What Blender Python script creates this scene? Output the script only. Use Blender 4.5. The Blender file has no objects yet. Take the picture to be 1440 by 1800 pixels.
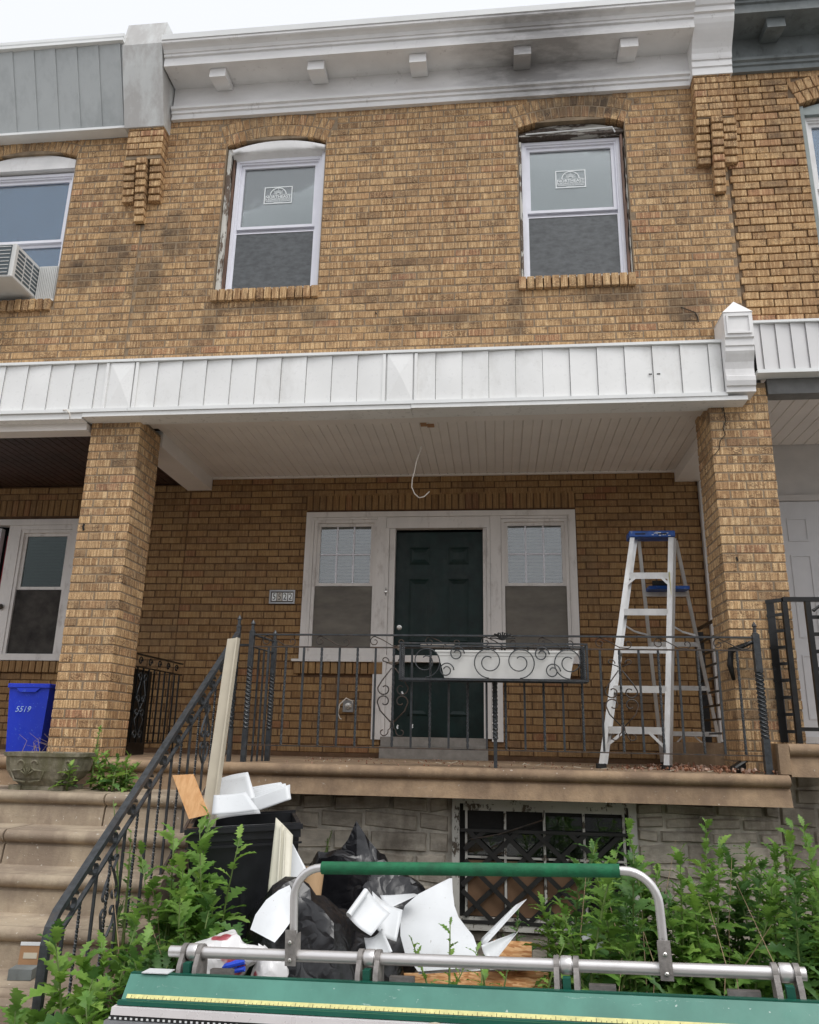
import bpy, math, random
from mathutils import Vector, Matrix, noise, Euler
rnd = random.Random(7)
S = bpy.context.scene
C = S.collection
pi = math.pi
# ------------------------------------------------------------------ camera
YAW, PITCH, ROLL, FPX = math.radians(-6.42453), math.radians(15.91923), math.radians(1.15251), 1383.84
CAMP = Vector((0, -5.6746, 0.191))
cf = Vector((math.sin(YAW)*math.cos(PITCH), math.cos(YAW)*math.cos(PITCH), math.sin(PITCH)))
r0 = Vector((math.cos(YAW), -math.sin(YAW), 0)); u0 = r0.cross(cf)
cr = math.cos(ROLL)*r0+math.sin(ROLL)*u0; cu = -math.sin(ROLL)*r0+math.cos(ROLL)*u0
cam = bpy.data.objects.new('camera', bpy.data.cameras.new('camera')); C.objects.link(cam)
cam.matrix_world = Matrix(((cr.x, cu.x, -cf.x, CAMP.x), (cr.y, cu.y, -cf.y, CAMP.y), (cr.z, cu.z, -cf.z, CAMP.z), (0, 0, 0, 1)))
cam.data.sensor_fit = 'HORIZONTAL'; cam.data.sensor_width = 36; cam.data.lens = 36*FPX/1440
cam.data.clip_end = 500; cam.data.clip_start = .05
S.camera = cam
def pj(p):
    d = Vector(p)-CAMP; w = d.dot(cf)
    if w < .1: return (-999, -999)
    return 720+FPX*d.dot(cr)/w, 900-FPX*d.dot(cu)/w
# ------------------------------------------------------------------ light
SUN_EL, SUN_AZ = math.radians(60), math.radians(138)      # azimuth from +Y clockwise: in front of the houses
world = bpy.data.worlds.new("World"); S.world = world; world.use_nodes = True
wn = world.node_tree; wn.nodes.clear()
wo = wn.nodes.new('ShaderNodeOutputWorld'); bg = wn.nodes.new('ShaderNodeBackground'); sky = wn.nodes.new('ShaderNodeTexSky')
sky.sky_type = 'NISHITA'; sky.sun_disc = False; sky.sun_elevation = SUN_EL; sky.sun_rotation = SUN_AZ
sky.dust_density = 6; sky.air_density = 1.2; sky.ozone_density = 1
hs = wn.nodes.new('ShaderNodeHueSaturation'); hs.inputs['Saturation'].default_value = .10
mx = wn.nodes.new('ShaderNodeMix'); mx.data_type = 'RGBA'; mx.inputs[0].default_value = .75
mx.inputs[7].default_value = (7.4, 7.6, 8.05, 1)           # even cloud deck
wn.links.new(sky.outputs[0], hs.inputs['Color']); wn.links.new(hs.outputs[0], mx.inputs[6])
wn.links.new(mx.outputs[2], bg.inputs[0]); bg.inputs[1].default_value = .125
wn.links.new(bg.outputs[0], wo.inputs[0])
sd = bpy.data.lights.new('sun', 'SUN'); sd.energy = 1.25; sd.angle = math.radians(34); sd.color = (1, .975, .94)
sun = bpy.data.objects.new('sun', sd); C.objects.link(sun)
sdir = Vector((math.sin(SUN_AZ)*math.cos(SUN_EL), math.cos(SUN_AZ)*math.cos(SUN_EL), math.sin(SUN_EL)))
sun.rotation_euler = sdir.to_track_quat('Z', 'Y').to_euler()
S.view_settings.view_transform = 'Standard'; S.view_settings.look = 'None'
S.view_settings.exposure = 0.30; S.view_settings.gamma = 1; S.view_settings.use_curve_mapping = False
S.cycles.max_bounces = 8; S.cycles.diffuse_bounces = 4; S.cycles.transparent_max_bounces = 8

# ------------------------------------------------------------------ materials
class NT:
    def __init__(s, name):
        s.m = bpy.data.materials.new(name); s.m.use_nodes = True; s.t = s.m.node_tree; s.n = s.t.nodes; s.l = s.t.links
        s.b = s.n['Principled BSDF']; s.geo = s.n.new('ShaderNodeNewGeometry'); s.oi = s.n.new('ShaderNodeObjectInfo')
    def math(s, op, a, b=None, clamp=False):
        x = s.n.new('ShaderNodeMath'); x.operation = op; x.use_clamp = clamp; s.put(x.inputs[0], a)
        if b is not None: s.put(x.inputs[1], b)
        return x.outputs[0]
    def put(s, i, v):
        if hasattr(v, 'is_output'): s.l.new(v, i)
        elif isinstance(v, (tuple, list)): i.default_value = (*v, 1) if len(v) == 3 and i.type == 'RGBA' else v
        else: i.default_value = v
    def pos(s, scale=(1, 1, 1), add=None):
        x = s.n.new('ShaderNodeVectorMath'); x.operation = 'MULTIPLY'; s.l.new(s.geo.outputs['Position'], x.inputs[0]); x.inputs[1].default_value = scale
        if add is None: return x.outputs[0]
        y = s.n.new('ShaderNodeVectorMath'); y.operation = 'ADD'; s.l.new(x.outputs[0], y.inputs[0]); s.l.new(add, y.inputs[1]); return y.outputs[0]
    def noise(s, vec, scale=1, detail=3, rough=.55, dist=0):
        x = s.n.new('ShaderNodeTexNoise'); s.l.new(vec, x.inputs['Vector']); x.inputs['Scale'].default_value = scale
        x.inputs['Detail'].default_value = detail; x.inputs['Roughness'].default_value = rough; x.inputs['Distortion'].default_value = dist
        return x.outputs['Fac']
    def ramp(s, f, stops, interp='LINEAR'):
        x = s.n.new('ShaderNodeValToRGB'); s.l.new(f, x.inputs[0]); e = x.color_ramp.elements; x.color_ramp.interpolation = interp
        while len(e) < len(stops): e.new(.5)
        for k, (p, c) in enumerate(stops):
            e[k].position = p; e[k].color = (c, c, c, 1) if isinstance(c, (int, float)) else (*c, 1)
        return x.outputs[0]
    def mix(s, f, a, b, mode='MIX'):
        x = s.n.new('ShaderNodeMix'); x.data_type = 'RGBA'; x.blend_type = mode; x.clamp_factor = True
        s.put(x.inputs[0], f); s.put(x.inputs[6], a); s.put(x.inputs[7], b); return x.outputs[2]
    def bump(s, h, strength=.3, dist=.01):
        x = s.n.new('ShaderNodeBump'); x.inputs['Strength'].default_value = strength; x.inputs['Distance'].default_value = dist
        s.l.new(h, x.inputs['Height'])
        prev = s.b.inputs['Normal'].links
        if prev: s.l.new(prev[0].from_socket, x.inputs['Normal'])
        s.l.new(x.outputs[0], s.b.inputs['Normal'])
    def rand(s):
        return s.math('FRACT', s.math('ADD', s.math('MULTIPLY', s.geo.outputs['Random Per Island'], 7.31), s.oi.outputs['Random']))

def mat(name, col, rough=.6,  metal=0, var=.12, vs=6, bump=0, bs=80, stretch=(1, 1, 1), dirt=None, damt=.5, ds=2.5, dthr=.55, spec=.5, island=0, coat=0, col2=None, rv=.08, speck=None):
    s = NT(name); b = s.b
    f = s.noise(s.pos(stretch), vs, 4, .6)
    lo = tuple(c*(1-var*1.6) for c in col); hi = tuple(min(1, c*(1+var)) for c in col)
    c = s.ramp(f, [(.3, lo), (.7, hi)])
    if island:
        r = s.rand(); c = s.mix(island, c, s.ramp(r, [(0, tuple(x*.55 for x in col)), (.5, col), (1, col2 or tuple(min(1, x*1.5) for x in col))]))
    if dirt:
        g = s.noise(s.pos((1, 1, .45)), ds, 6, .68)
        c = s.mix(s.math('MULTIPLY', s.ramp(g, [(dthr-.07, 0.0), (dthr+.1, 1.0)]), damt), c, dirt)
    if speck:
        c = s.mix(s.math('MULTIPLY', s.ramp(s.noise(s.pos(), speck[1], 2, .5), [(speck[2], 0.0), (speck[2]+.03, 1.0)]), .8), c, speck[0])
        sc_ = s.noise(s.pos((1, 1, 6)), speck[1]*.12, 5, .8, 2.0)
        c = s.mix(s.math('MULTIPLY', s.ramp(sc_, [(.64, 0.0), (.67, 1.0)]), .45), c, speck[0])
    s.put(b.inputs['Base Color'], c)
    rr = s.ramp(s.noise(s.pos(), 23, 3), [(.3, max(0, rough-rv)), (.7, min(1, rough+rv))]); s.put(b.inputs['Roughness'], rr)
    b.inputs['Metallic'].default_value = metal; b.inputs['Specular IOR Level'].default_value = spec
    if coat: b.inputs['Coat Weight'].default_value = coat; b.inputs['Coat Roughness'].default_value = .1
    if bump: s.bump(s.noise(s.pos(stretch), bs, 5, .65), bump, .006)
    return s.m

def brick_mat(name, stripe=1.0, soot=0.0, bright=1.0, sat=1.0, hue=.4945):
    s = NT(name); r = s.rand()
    comb = s.n.new('ShaderNodeCombineXYZ'); s.l.new(s.math('MULTIPLY', r, 37.0), comb.inputs[0]); s.l.new(s.math('MULTIPLY', r, 91.0), comb.inputs[2])
    k = bright
    base = s.ramp(r, [(0, (.33*k, .205*k, .10*k)), (.10, (.38*k, .24*k, .12*k)), (.35, (.415*k, .27*k, .138*k)), (.6, (.45*k, .30*k, .155*k)), (.8, (.49*k, .325*k, .16*k)), (.93, (.43*k, .27*k, .14*k)), (1, (.38*k, .205*k, .115*k))])
    g = s.noise(s.pos((75, 75, 5), comb.outputs[0]), 1, 2.5, .6)            # vertical wire-cut grooves
    w = s.noise(s.pos((70, 70, 90), comb.outputs[0]), 1, 4, .7, .6)        # rough torn patches
    lo = s.noise(s.pos((10, 10, 12), comb.outputs[0]), 1, 2)
    r2 = s.math('FRACT', s.math('MULTIPLY', r, 13.7))
    c = s.mix(s.math('MULTIPLY', s.ramp(g, [(.50, 0.0), (.62, 1.0)]), .62*stripe), base, (.70*k, .52*k, .29*k))
    c = s.mix(s.math('MULTIPLY', s.ramp(g, [(.34, 1.0), (.46, 0.0)]), .55*stripe), c, (.19*k, .115*k, .058*k))
    amt = s.math('MULTIPLY', s.ramp(lo, [(.42, 0.0), (.58, 1.0)]), s.ramp(r2, [(.25, .25), (.95, 1.0)]))
    c = s.mix(s.math('MULTIPLY', s.math('MULTIPLY', s.ramp(w, [(.44, 1.0), (.55, 0.0)]), amt), .85*stripe), c, (.13*k, .08*k, .045*k))
    c = s.mix(s.math('MULTIPLY', s.ramp(r2, [(.88, 0.0), (.97, 1.0)]), .40), c, (.20, .135, .08))
    st = s.noise(s.pos((1.1, 1.1, .7)), 1.6, 6, .62)
    c = s.mix(s.math('MULTIPLY', s.math('MULTIPLY', s.ramp(st, [(.50, 0.0), (.70, 1.0)]), s.ramp(r2, [(0, .15), (1, 1.0)])), .65), c, (.13, .10, .07))
    if soot:
        # soot left by the window fire and run-off below the sills: blotches fixed to the wall
        def blob(x, z, rx, rz):
            q = s.n.new('ShaderNodeSeparateXYZ'); s.l.new(s.geo.outputs['Position'], q.inputs[0])
            dx = s.math('DIVIDE', s.math('SUBTRACT', q.outputs[0], x), rx); dz = s.math('DIVIDE', s.math('SUBTRACT', q.outputs[2], z), rz)
            d = s.math('ADD', s.math('MULTIPLY', dx, dx), s.math('MULTIPLY', dz, dz))
            d = s.math('ADD', d, s.math('MULTIPLY', s.math('SUBTRACT', s.noise(s.pos(), 9, 4, .6), .5), 1.9))
            return s.ramp(d, [(0.2, 1.0), (1.15, 0.0)])
        tot = blob(.75, 5.43, .5, .16)
        for a in ((-2.33, 3.50, .12, .2), (-1.45, 3.52, .15, .14), (.19, 3.5, .09, .3), (1.14, 3.55, .08, .16), (-2.95, 3.9, .18, .45), (-3.3, 4.15, .22, .35), (.9, 3.6, .3, .1), (-1.9, 3.6, .45, .06), (-2.75, 4.35, .16, .3), (-3.55, 4.0, .2, .2), (1.5, 3.5, .25, .2), (-.4, 3.45, .5, .08)):
            tot = s.math('MAXIMUM', tot, s.math('MULTIPLY', blob(*a), .75))
        c = s.mix(s.math('MULTIPLY', s.math('MULTIPLY', tot, s.ramp(r2, [(0, .55), (1, 1.0)])), soot), c, (.045, .04, .035))
    sk = s.noise(s.pos((210, 210, 130)), 1, 2, .5)
    c = s.mix(s.math('MULTIPLY', s.ramp(sk, [(.36, 1.0), (.43, 0.0)]), .62*stripe), c, (.11*k, .065*k, .035*k))
    h_ = s.n.new('ShaderNodeHueSaturation'); h_.inputs['Saturation'].default_value = sat; h_.inputs['Hue'].default_value = hue; s.l.new(c, h_.inputs['Color']); c = h_.outputs[0]
    s.put(s.b.inputs['Base Color'], c); s.b.inputs['Roughness'].default_value = .85; s.b.inputs['Specular IOR Level'].default_value = .25
    s.bump(s.math('ADD', s.math('MULTIPLY', g, .8*stripe), s.math('MULTIPLY', w, .7)), .55, .004)
    return s.m

def glass_mat(name, tint=(.92, .95, .95), refl=.16, rough=.02):
    s = NT(name); s.n.remove(s.b)
    tr = s.n.new('ShaderNodeBsdfTransparent'); tr.inputs[0].default_value = (*tint, 1)
    gl = s.n.new('ShaderNodeBsdfGlossy'); gl.inputs['Roughness'].default_value = rough
    lw = s.n.new('ShaderNodeLayerWeight'); lw.inputs[0].default_value = .35
    f = s.math('ADD', s.math('MULTIPLY', lw.outputs['Fresnel'], .8), refl, True)
    bp = s.n.new('ShaderNodeBump'); bp.inputs['Strength'].default_value = .03; bp.inputs['Distance'].default_value = .01
    s.l.new(s.noise(s.pos(), 3.5, 2), bp.inputs['Height']); s.l.new(bp.outputs[0], gl.inputs['Normal'])
    m_ = s.n.new('ShaderNodeMixShader'); s.l.new(f, m_.inputs[0]); s.l.new(tr.outputs[0], m_.inputs[1]); s.l.new(gl.outputs[0], m_.inputs[2])
    s.l.new(m_.outputs[0], s.n['Material Output'].inputs[0]); return s.m

def leaf_mat(name, c0, c1):
    s = NT(name); r = s.rand()
    c = s.ramp(r, [(0, tuple(x*.7 for x in c0)), (.5, c0), (1, c1)])
    c = s.mix(.35, c, s.ramp(s.noise(s.pos(), 40, 3), [(.3, c0), (.7, c1)]))
    s.put(s.b.inputs['Base Color'], c); s.b.inputs['Roughness'].default_value = .5; s.b.inputs['Specular IOR Level'].default_value = .4
    t = s.n.new('ShaderNodeBsdfTranslucent'); s.put(t.inputs[0], s.mix(.5, c, (c1[0]*1.3, c1[1]*1.4, c1[2])))
    m_ = s.n.new('ShaderNodeMixShader'); m_.inputs[0].default_value = .35
    s.l.new(s.b.outputs[0], m_.inputs[1]); s.l.new(t.outputs[0], m_.inputs[2]); s.l.new(m_.outputs[0], s.n['Material Output'].inputs[0])
    s.bump(s.noise(s.pos(), 90, 3), .3, .004)
    return s.m

def bag_mat(name, col):
    s = NT(name); s.b.inputs['Roughness'].default_value = .25
    if col[0] > .3:
        pr = s.noise(s.pos((1, 1, 1)), 7, 2, .4)
        c_ = s.mix(s.ramp(pr, [(.64, 0.0), (.66, 1.0)]), col, (.33, .06, .08)); s.put(s.b.inputs['Base Color'], s.mix(s.ramp(pr, [(.33, 1.0), (.35, 0.0)]), c_, (.14, .14, .35)))
    else: s.b.inputs['Base Color'].default_value = (*col, 1)
    s.b.inputs['Specular IOR Level'].default_value = .55
    v = s.n.new('ShaderNodeTexVoronoi'); v.feature = 'DISTANCE_TO_EDGE'; v.inputs['Scale'].default_value = 4.5
    w = s.n.new('ShaderNodeVectorMath'); w.operation = 'ADD'; s.l.new(s.pos((1, 1, .6)), w.inputs[0])
    nn = s.n.new('ShaderNodeTexNoise'); nn.inputs['Scale'].default_value = 5; s.l.new(s.pos(), nn.inputs['Vector']); s.l.new(nn.outputs['Color'], w.inputs[1]); s.l.new(w.outputs[0], v.inputs['Vector'])
    s.bump(s.math('ADD', v.outputs['Distance'], s.math('MULTIPLY', s.noise(s.pos((1, 1, .5)), 9, 2, .5, .6), .12)), .16, .05)
    return s.m

def osb_mat(name):
    s = NT(name); v = s.n.new('ShaderNodeTexVoronoi'); s.l.new(s.pos((30, 55, 30)), v.inputs['Vector']); v.inputs['Scale'].default_value = 1
    sp = s.n.new('ShaderNodeSeparateColor'); s.l.new(v.outputs['Color'], sp.inputs[0])
    s.put(s.b.inputs['Base Color'], s.ramp(sp.outputs[0], [(0, (.36, .15, .05)), (.5, (.55, .29, .12)), (1, (.68, .43, .22))])); s.b.inputs['Roughness'].default_value = .7
    return s.m

def wood_mat(name, c0, c1, sc=(60, 60, 4)):
    s = NT(name); g = s.noise(s.pos(sc), 1, 4, .6, .4)
    s.put(s.b.inputs['Base Color'], s.ramp(g, [(.3, c0), (.7, c1)])); s.b.inputs['Roughness'].default_value = .6; s.bump(g, .2, .003); return s.m

def peel_mat(name, paint, wood, amt=.5, sc=14, st=(1, 1, .35)):
    s = NT(name); g = s.noise(s.pos(st), sc, 7, .7); k = s.ramp(g, [(amt-.02, 1.0), (amt+.02, 0.0)])
    wd = s.ramp(s.noise(s.pos((60, 60, 5)), 1, 4), [(.3, tuple(x*.45 for x in wood)), (.7, wood)])
    pt = s.ramp(s.noise(s.pos(), 5, 4), [(.3, tuple(x*.8 for x in paint)), (.7, paint)])
    s.put(s.b.inputs['Base Color'], s.mix(k, pt, wd)); s.b.inputs['Roughness'].default_value = .7; s.bump(s.math('SUBTRACT', 1.0, k), .6, .006); return s.m

def cornice_mat(name):
    # white paint with a black smoke plume stain above the right-hand window
    s = NT(name); q = s.n.new('ShaderNodeSeparateXYZ'); s.l.new(s.geo.outputs['Position'], q.inputs[0])
    c = s.ramp(s.noise(s.pos((1, 1, 3)), 4, 5), [(.3, (.72, .71, .70)), (.7, (.82, .81, .80))])
    g = s.noise(s.pos((.9, 2, 3)), 3.2, 6, .65)
    dx = s.math('DIVIDE', s.math('SUBTRACT', q.outputs[0], .40), .80)
    d = s.math('ADD', s.math('MULTIPLY', dx, dx), s.math('MULTIPLY', s.math('SUBTRACT', g, .5), 1.5))
    c = s.mix(s.math('MULTIPLY', s.ramp(d, [(.0, .9), (.22, .55), (.85, 0.0)]), .68), c, (.09, .08, .078))
    f2 = s.noise(s.pos((1, 1, .5)), 9, 7, .75)
    c = s.mix(s.math('MULTIPLY', s.ramp(f2, [(.60, 0.0), (.68, 1.0)]), .35), c, (.25, .22, .2))
    s.put(s.b.inputs['Base Color'], c); s.b.inputs['Roughness'].default_value = .5; s.bump(s.noise(s.pos(), 30, 5, .7), .15, .004); return s.m

M = {}
M['brick_up'] = brick_mat('tapestry_brick', 1.2, .9, 1.12, 1.03)
M['brick_pil'] = brick_mat('tapestry_brick_pillar', 1.3, 0, 1.20, 1.02)
M['brick_low'] = brick_mat('porch_brick', .5, 0, .70, 1.10)  # smooth dirty brick, darkened further so the porch shade sits in its colour
M['brick_right'] = brick_mat('tapestry_brick_right', 1.0, 0, 1.12, 1.04)
M['mortar'] = mat('mortar', (.27, .20, .13), .9, var=.2, vs=12, bump=.4)
M['mortar_dk'] = mat('mortar_dark', (.125, .068, .034), .9, var=.2, vs=12, bump=.4)  # porch joints, part of the porch shade put into their colour
M['mortar_rt'] = mat('mortar_right', (.17, .115, .07), .9, var=.2, vs=12, bump=.4)
M['cornice'] = cornice_mat('cornice_paint')
M['white_paint'] = mat('white_paint', (.80, .79, .78), .5, var=.05, bump=.08, bs=40, dirt=(.35, .31, .27), damt=.3, ds=5, dthr=.62)
M['trim_paint'] = mat('trim_paint', (.72, .69, .66), .5, var=.06, bump=.12, bs=30, stretch=(1, 1, .3), dirt=(.24, .19, .16), damt=.5, ds=9, dthr=.62)
M['vinyl'] = mat('vinyl_white', (.80, .80, .86), .35, var=.03)
M['siding'] = mat('fascia_siding', (.85, .85, .835), .32, var=.03, vs=2, bump=.3, bs=3, dirt=(.5, .48, .44), damt=.3, ds=4, dthr=.6, spec=.5)
M['siding_rt'] = mat('fascia_siding_right', (.70, .69, .685), .4, var=.03, vs=2, bump=.08, bs=4)
M['grey_siding'] = mat('grey_siding', (.49, .515, .515), .4, var=.04, vs=2, bump=.10, bs=4, dirt=(.24, .26, .26), damt=.4, ds=3)
M['grey_cap'] = mat('grey_cap', (.63, .64, .625), .45, var=.05, vs=3, stretch=(3, 3, .25), dirt=(.36, .33, .31), damt=.55, ds=5, dthr=.5)
M['white_cap'] = mat('white_cap', (.80, .81, .80), .4, var=.04, vs=3)
M['soffit'] = mat('soffit_vinyl', (.80, .755, .71), .45, var=.04, vs=3)
M['soffit_brown'] = mat('brown_soffit', (.045, .022, .018), .5, var=.3, vs=3)
M['slate_paint'] = mat('slate_paint', (.175, .195, .195), .55, var=.15, bump=.2, bs=20, dirt=(.05, .055, .055), damt=.7, ds=9, dthr=.6)
M['beam_grey'] = mat('grey_beam', (.17, .17, .165), .6, var=.15)
M['sash_paint'] = mat('sash_paint_green_grey', (.25, .29, .28), .5, var=.1)
M['slab'] = mat('brownstone_slab', (.34, .235, .145), .85, speck=((.55, .48, .4), 45, .72), var=.16, vs=9, bump=.5, bs=60, dirt=(.16, .105, .07), damt=.6, ds=3, dthr=.5)
M['stair'] = mat('brownstone_step', (.42, .34, .245), .9, speck=((.62, .58, .5), 42, .70), var=.14, vs=7, bump=.55, bs=50, stretch=(.6, 1, 1), dirt=(.19, .14, .105), damt=.65, ds=2.6, dthr=.47)
M['stone'] = mat('basement_stone', (.45, .40, .33), .95, var=.3, vs=11, bump=1.0, bs=26, stretch=(.7, 1, 1.4), dirt=(.10, .08, .06), damt=.6, ds=4, island=.35)
M['stone_mortar'] = mat('stone_mortar', (.52, .48, .41), .95, var=.25, vs=9, bump=.8, bs=40, dirt=(.13, .105, .08), damt=.7, ds=4)
M['iron'] = mat('wrought_iron', (.042, .047, .052), .38, metal=.0, var=.3, vs=30, bump=.3, bs=90, dirt=(.10, .06, .035), damt=.35, ds=14, dthr=.62)
M['grille'] = mat('grille_iron', (.02, .019, .018), .5, var=.3)
M['card_dk'] = mat('brown_board', (.17, .095, .05), .8, var=.15)
M['iron_thin'] = mat('wrought_iron_rusty', (.045, .038, .033), .55, var=.4, vs=30, dirt=(.13, .07, .04), damt=.5, ds=12, dthr=.52)
M['iron_black'] = mat('black_gloss_iron', (.008, .008, .008), .35, var=.3)
M['alu'] = mat('aluminium_ladder', (.66, .66, .65), .42, metal=.55, var=.1, vs=8, stretch=(1, 1, .4), dirt=(.55, .52, .48), damt=.5, ds=12, dthr=.55)
M['alu_tube'] = mat('aluminium_tube', (.72, .70, .69), .40, metal=.75, var=.04, vs=9, stretch=(.2, 1, 1), rv=.015, dirt=(.45, .43, .41), damt=.4, ds=9, dthr=.62)
M['cast'] = mat('cast_alu', (.30, .28, .265), .6, metal=.5, var=.2, vs=30, bump=.4)
M['brake_green'] = mat('brake_green', (.085, .25, .195), .42, speck=((.5, .6, .55), 60, .72), var=.1, vs=6, dirt=(.06, .18, .14), damt=.4, ds=8, spec=.5)  # lightened: sky reflected on the plate is put into the base colour
M['brake_dkgreen'] = mat('brake_dark_green', (.008, .09, .06), .35, var=.1)
M['foam'] = mat('foam_grip', (.006, .13, .052), .7, var=.2, vs=25, bump=.3, bs=120)
M['yellow'] = mat('ruler_yellow', (.74, .70, .30), .5, var=.12, vs=60)
M['blue_lad'] = mat('ladder_blue', (.012, .085, .37), .4, var=.25, vs=20, dirt=(.5, .55, .6), damt=.7, ds=22, dthr=.66)
M['rubber'] = mat('rubber_black', (.02, .02, .02), .8, var=.3)
M['bin_black'] = mat('bin_black', (.012, .013, .016), .42, var=.2, vs=10, dirt=(.12, .12, .12), damt=.35, ds=13, dthr=.68, bump=.1)
M['bin_blue'] = mat('bin_blue', (.010, .04, .55), .42, speck=((.05, .12, .6), 60, .66), var=.08, vs=5, stretch=(1, 1, .3))
M['bag'] = bag_mat('black_bag', (.010, .010, .012))
M['bag_white'] = bag_mat('white_bag', (.68, .67, .67))
M['panel'] = mat('coil_white', (.68, .70, .715), .38, var=.06, vs=3, speck=((.35, .32, .3), 50, .74), dirt=(.4, .36, .33), damt=.35, ds=8, dthr=.68)
M['panel_cream'] = mat('coil_cream', (.64, .61, .50), .42, var=.04, vs=4, dirt=(.4, .36, .3), damt=.3, ds=9, dthr=.66)
M['beige'] = mat('beige_trim', (.56, .50, .39), .5, var=.06)
M['pine'] = wood_mat('pine_board', (.62, .31, .12), (.78, .46, .22))
M['osb'] = osb_mat('osb')
M['card'] = mat('cardboard', (.36, .20, .10), .8, var=.1, vs=10)
M['card_tube'] = mat('kraft_tube', (.55, .36, .20), .7, var=.08)
M['door_green'] = mat('door_dark_green', (.0035, .018, .016), .42, spec=.3, var=.25, vs=8, dirt=(.05, .06, .055), damt=.25, ds=5, dthr=.58)
M['door_white'] = mat('door_white', (.60, .60, .61), .4, var=.03)
M['stucco'] = mat('white_stucco', (.58, .56, .54), .8, var=.05, bump=.2)
M['glass'] = glass_mat('window_glass', refl=.06)
M['glass_blue'] = glass_mat('window_glass_blue', (.75, .88, 1), refl=.07)
M['glass_low'] = glass_mat('porch_glass', refl=.085)
M['glass_base'] = glass_mat('dusty_glass', refl=.02)
M['glass_teal'] = glass_mat('teal_glass', (.5, .62, .6), refl=.0)
M['screen'] = mat('insect_screen', (.095, .102, .107), .55, var=.2, vs=14, stretch=(1.2, 1, 2.4))
M['screen_low'] = mat('brown_insect_screen', (.15, .135, .112), .6, var=.22, vs=3, stretch=(1, 1, 3))
M['blind'] = mat('pale_window_film', (.33, .365, .37), .6, var=.05, vs=2)
M['blind_rt'] = mat('pale_window_film_bright', (.46, .495, .50), .6, var=.05, vs=2)
M['curtain'] = mat('curtain', (.20, .175, .15), .9, var=.2, vs=9, stretch=(1, 1, 3))
M['curtain_dk'] = mat('dark_curtain', (.05, .045, .04), .9, var=.4, vs=6)
M['lit_curtain'] = mat('net_curtain', (.25, .26, .24), .9, var=.5, vs=11)
M['blue_blind'] = mat('blue_blind', (.19, .40, .53), .6, var=.1)
M['dark'] = mat('dark_interior', (.012, .011, .01), .9)
M['decal'] = mat('white_print', (.85, .88, .88), .5, var=.02)
M['black_print'] = mat('black_print', (.015, .015, .015), .5, var=.02)
M['nickel'] = mat('nickel', (.6, .58, .54), .25, metal=1, var=.1)
M['brass_pl'] = mat('mail_plate', (.52, .48, .42), .4, metal=.4, var=.1)
M['plate_bronze'] = mat('number_plate', (.10, .09, .08), .45, metal=.4, var=.2)
M['peel_white'] = peel_mat('peeling_paint', (.66, .64, .58), (.20, .14, .10), .47)
M['peel_dark'] = peel_mat('burnt_wood', (.42, .40, .36), (.085, .06, .045), .53, 8, (.3, 1, 2))
M['raw_wood'] = wood_mat('old_bare_wood', (.05, .028, .018), (.26, .14, .09), (50, 50, 5))
M['base_frame'] = peel_mat('basement_frame', (.56, .54, .49), (.14, .11, .08), .44, 16, (1, 1, .6))
M['concrete_urn'] = mat('cast_stone', (.25, .225, .17), .95, var=.25, vs=18, bump=.7, bs=50, dirt=(.10, .095, .04), damt=.7, ds=7, dthr=.5)
M['door_sill'] = mat('grey_sill_stone', (.27, .25, .225), .85, var=.15, vs=14, bump=.4)
M['leaf'] = leaf_mat('weed_leaf', (.10, .225, .038), (.26, .42, .10))
M['leaf_dk'] = leaf_mat('weed_leaf_dark', (.052, .135, .034), (.13, .25, .07))
M['leaf_lt'] = leaf_mat('weed_leaf_light', (.14, .28, .045), (.32, .48, .11))
M['stem'] = mat('weed_stem', (.13, .19, .05), .6, var=.2)
M['stem_dead'] = mat('dead_growth', (.045, .032, .02), .9, var=.3)
M['straw'] = mat('dry_stalk', (.38, .27, .17), .8, var=.2)
M['soil'] = mat('soil', (.06, .045, .032), .95, var=.4, vs=20, bump=1, bs=60)
M['concrete'] = mat('pavement_concrete', (.30, .29, .27), .9, var=.1, vs=3, bump=.3, bs=50)
M['asphalt'] = mat('asphalt', (.055, .055, .055), .9, var=.2, vs=8, bump=.4)
M['rubble'] = mat('brick_chips', (.30, .14, .08), .95, var=.4, vs=40, island=.6, col2=(.62, .5, .42))
M['plastic_white'] = mat('plastic_planter', (.76, .75, .72), .4, var=.03)
M['ac_white'] = mat('ac_case', (.62, .62, .60), .45, var=.04)
M['ac_dark'] = mat('ac_grille', (.07, .09, .10), .5, var=.1)
M['socket'] = mat('grey_box', (.28, .28, .28), .5, metal=.3)
M['red'] = mat('red_print', (.42, .03, .05), .4, var=.2)
M['blue_chalk'] = mat('pale_blue_paint', (.35, .50, .85), .6, var=.3, vs=60)
M['blue_pl'] = mat('blue_plastic', (.01, .06, .55), .3)
M['cable'] = mat('cable_white', (.72, .66, .58), .5)
M['cyl_grey'] = mat('metal_grey', (.35, .36, .37), .35, metal=.6)
M['facade_far'] = mat('far_facade', (.42, .33, .25), .9)
M['lip_white'] = mat('anvil_white', (.80, .76, .76), .3, metal=.2, var=.04)

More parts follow.
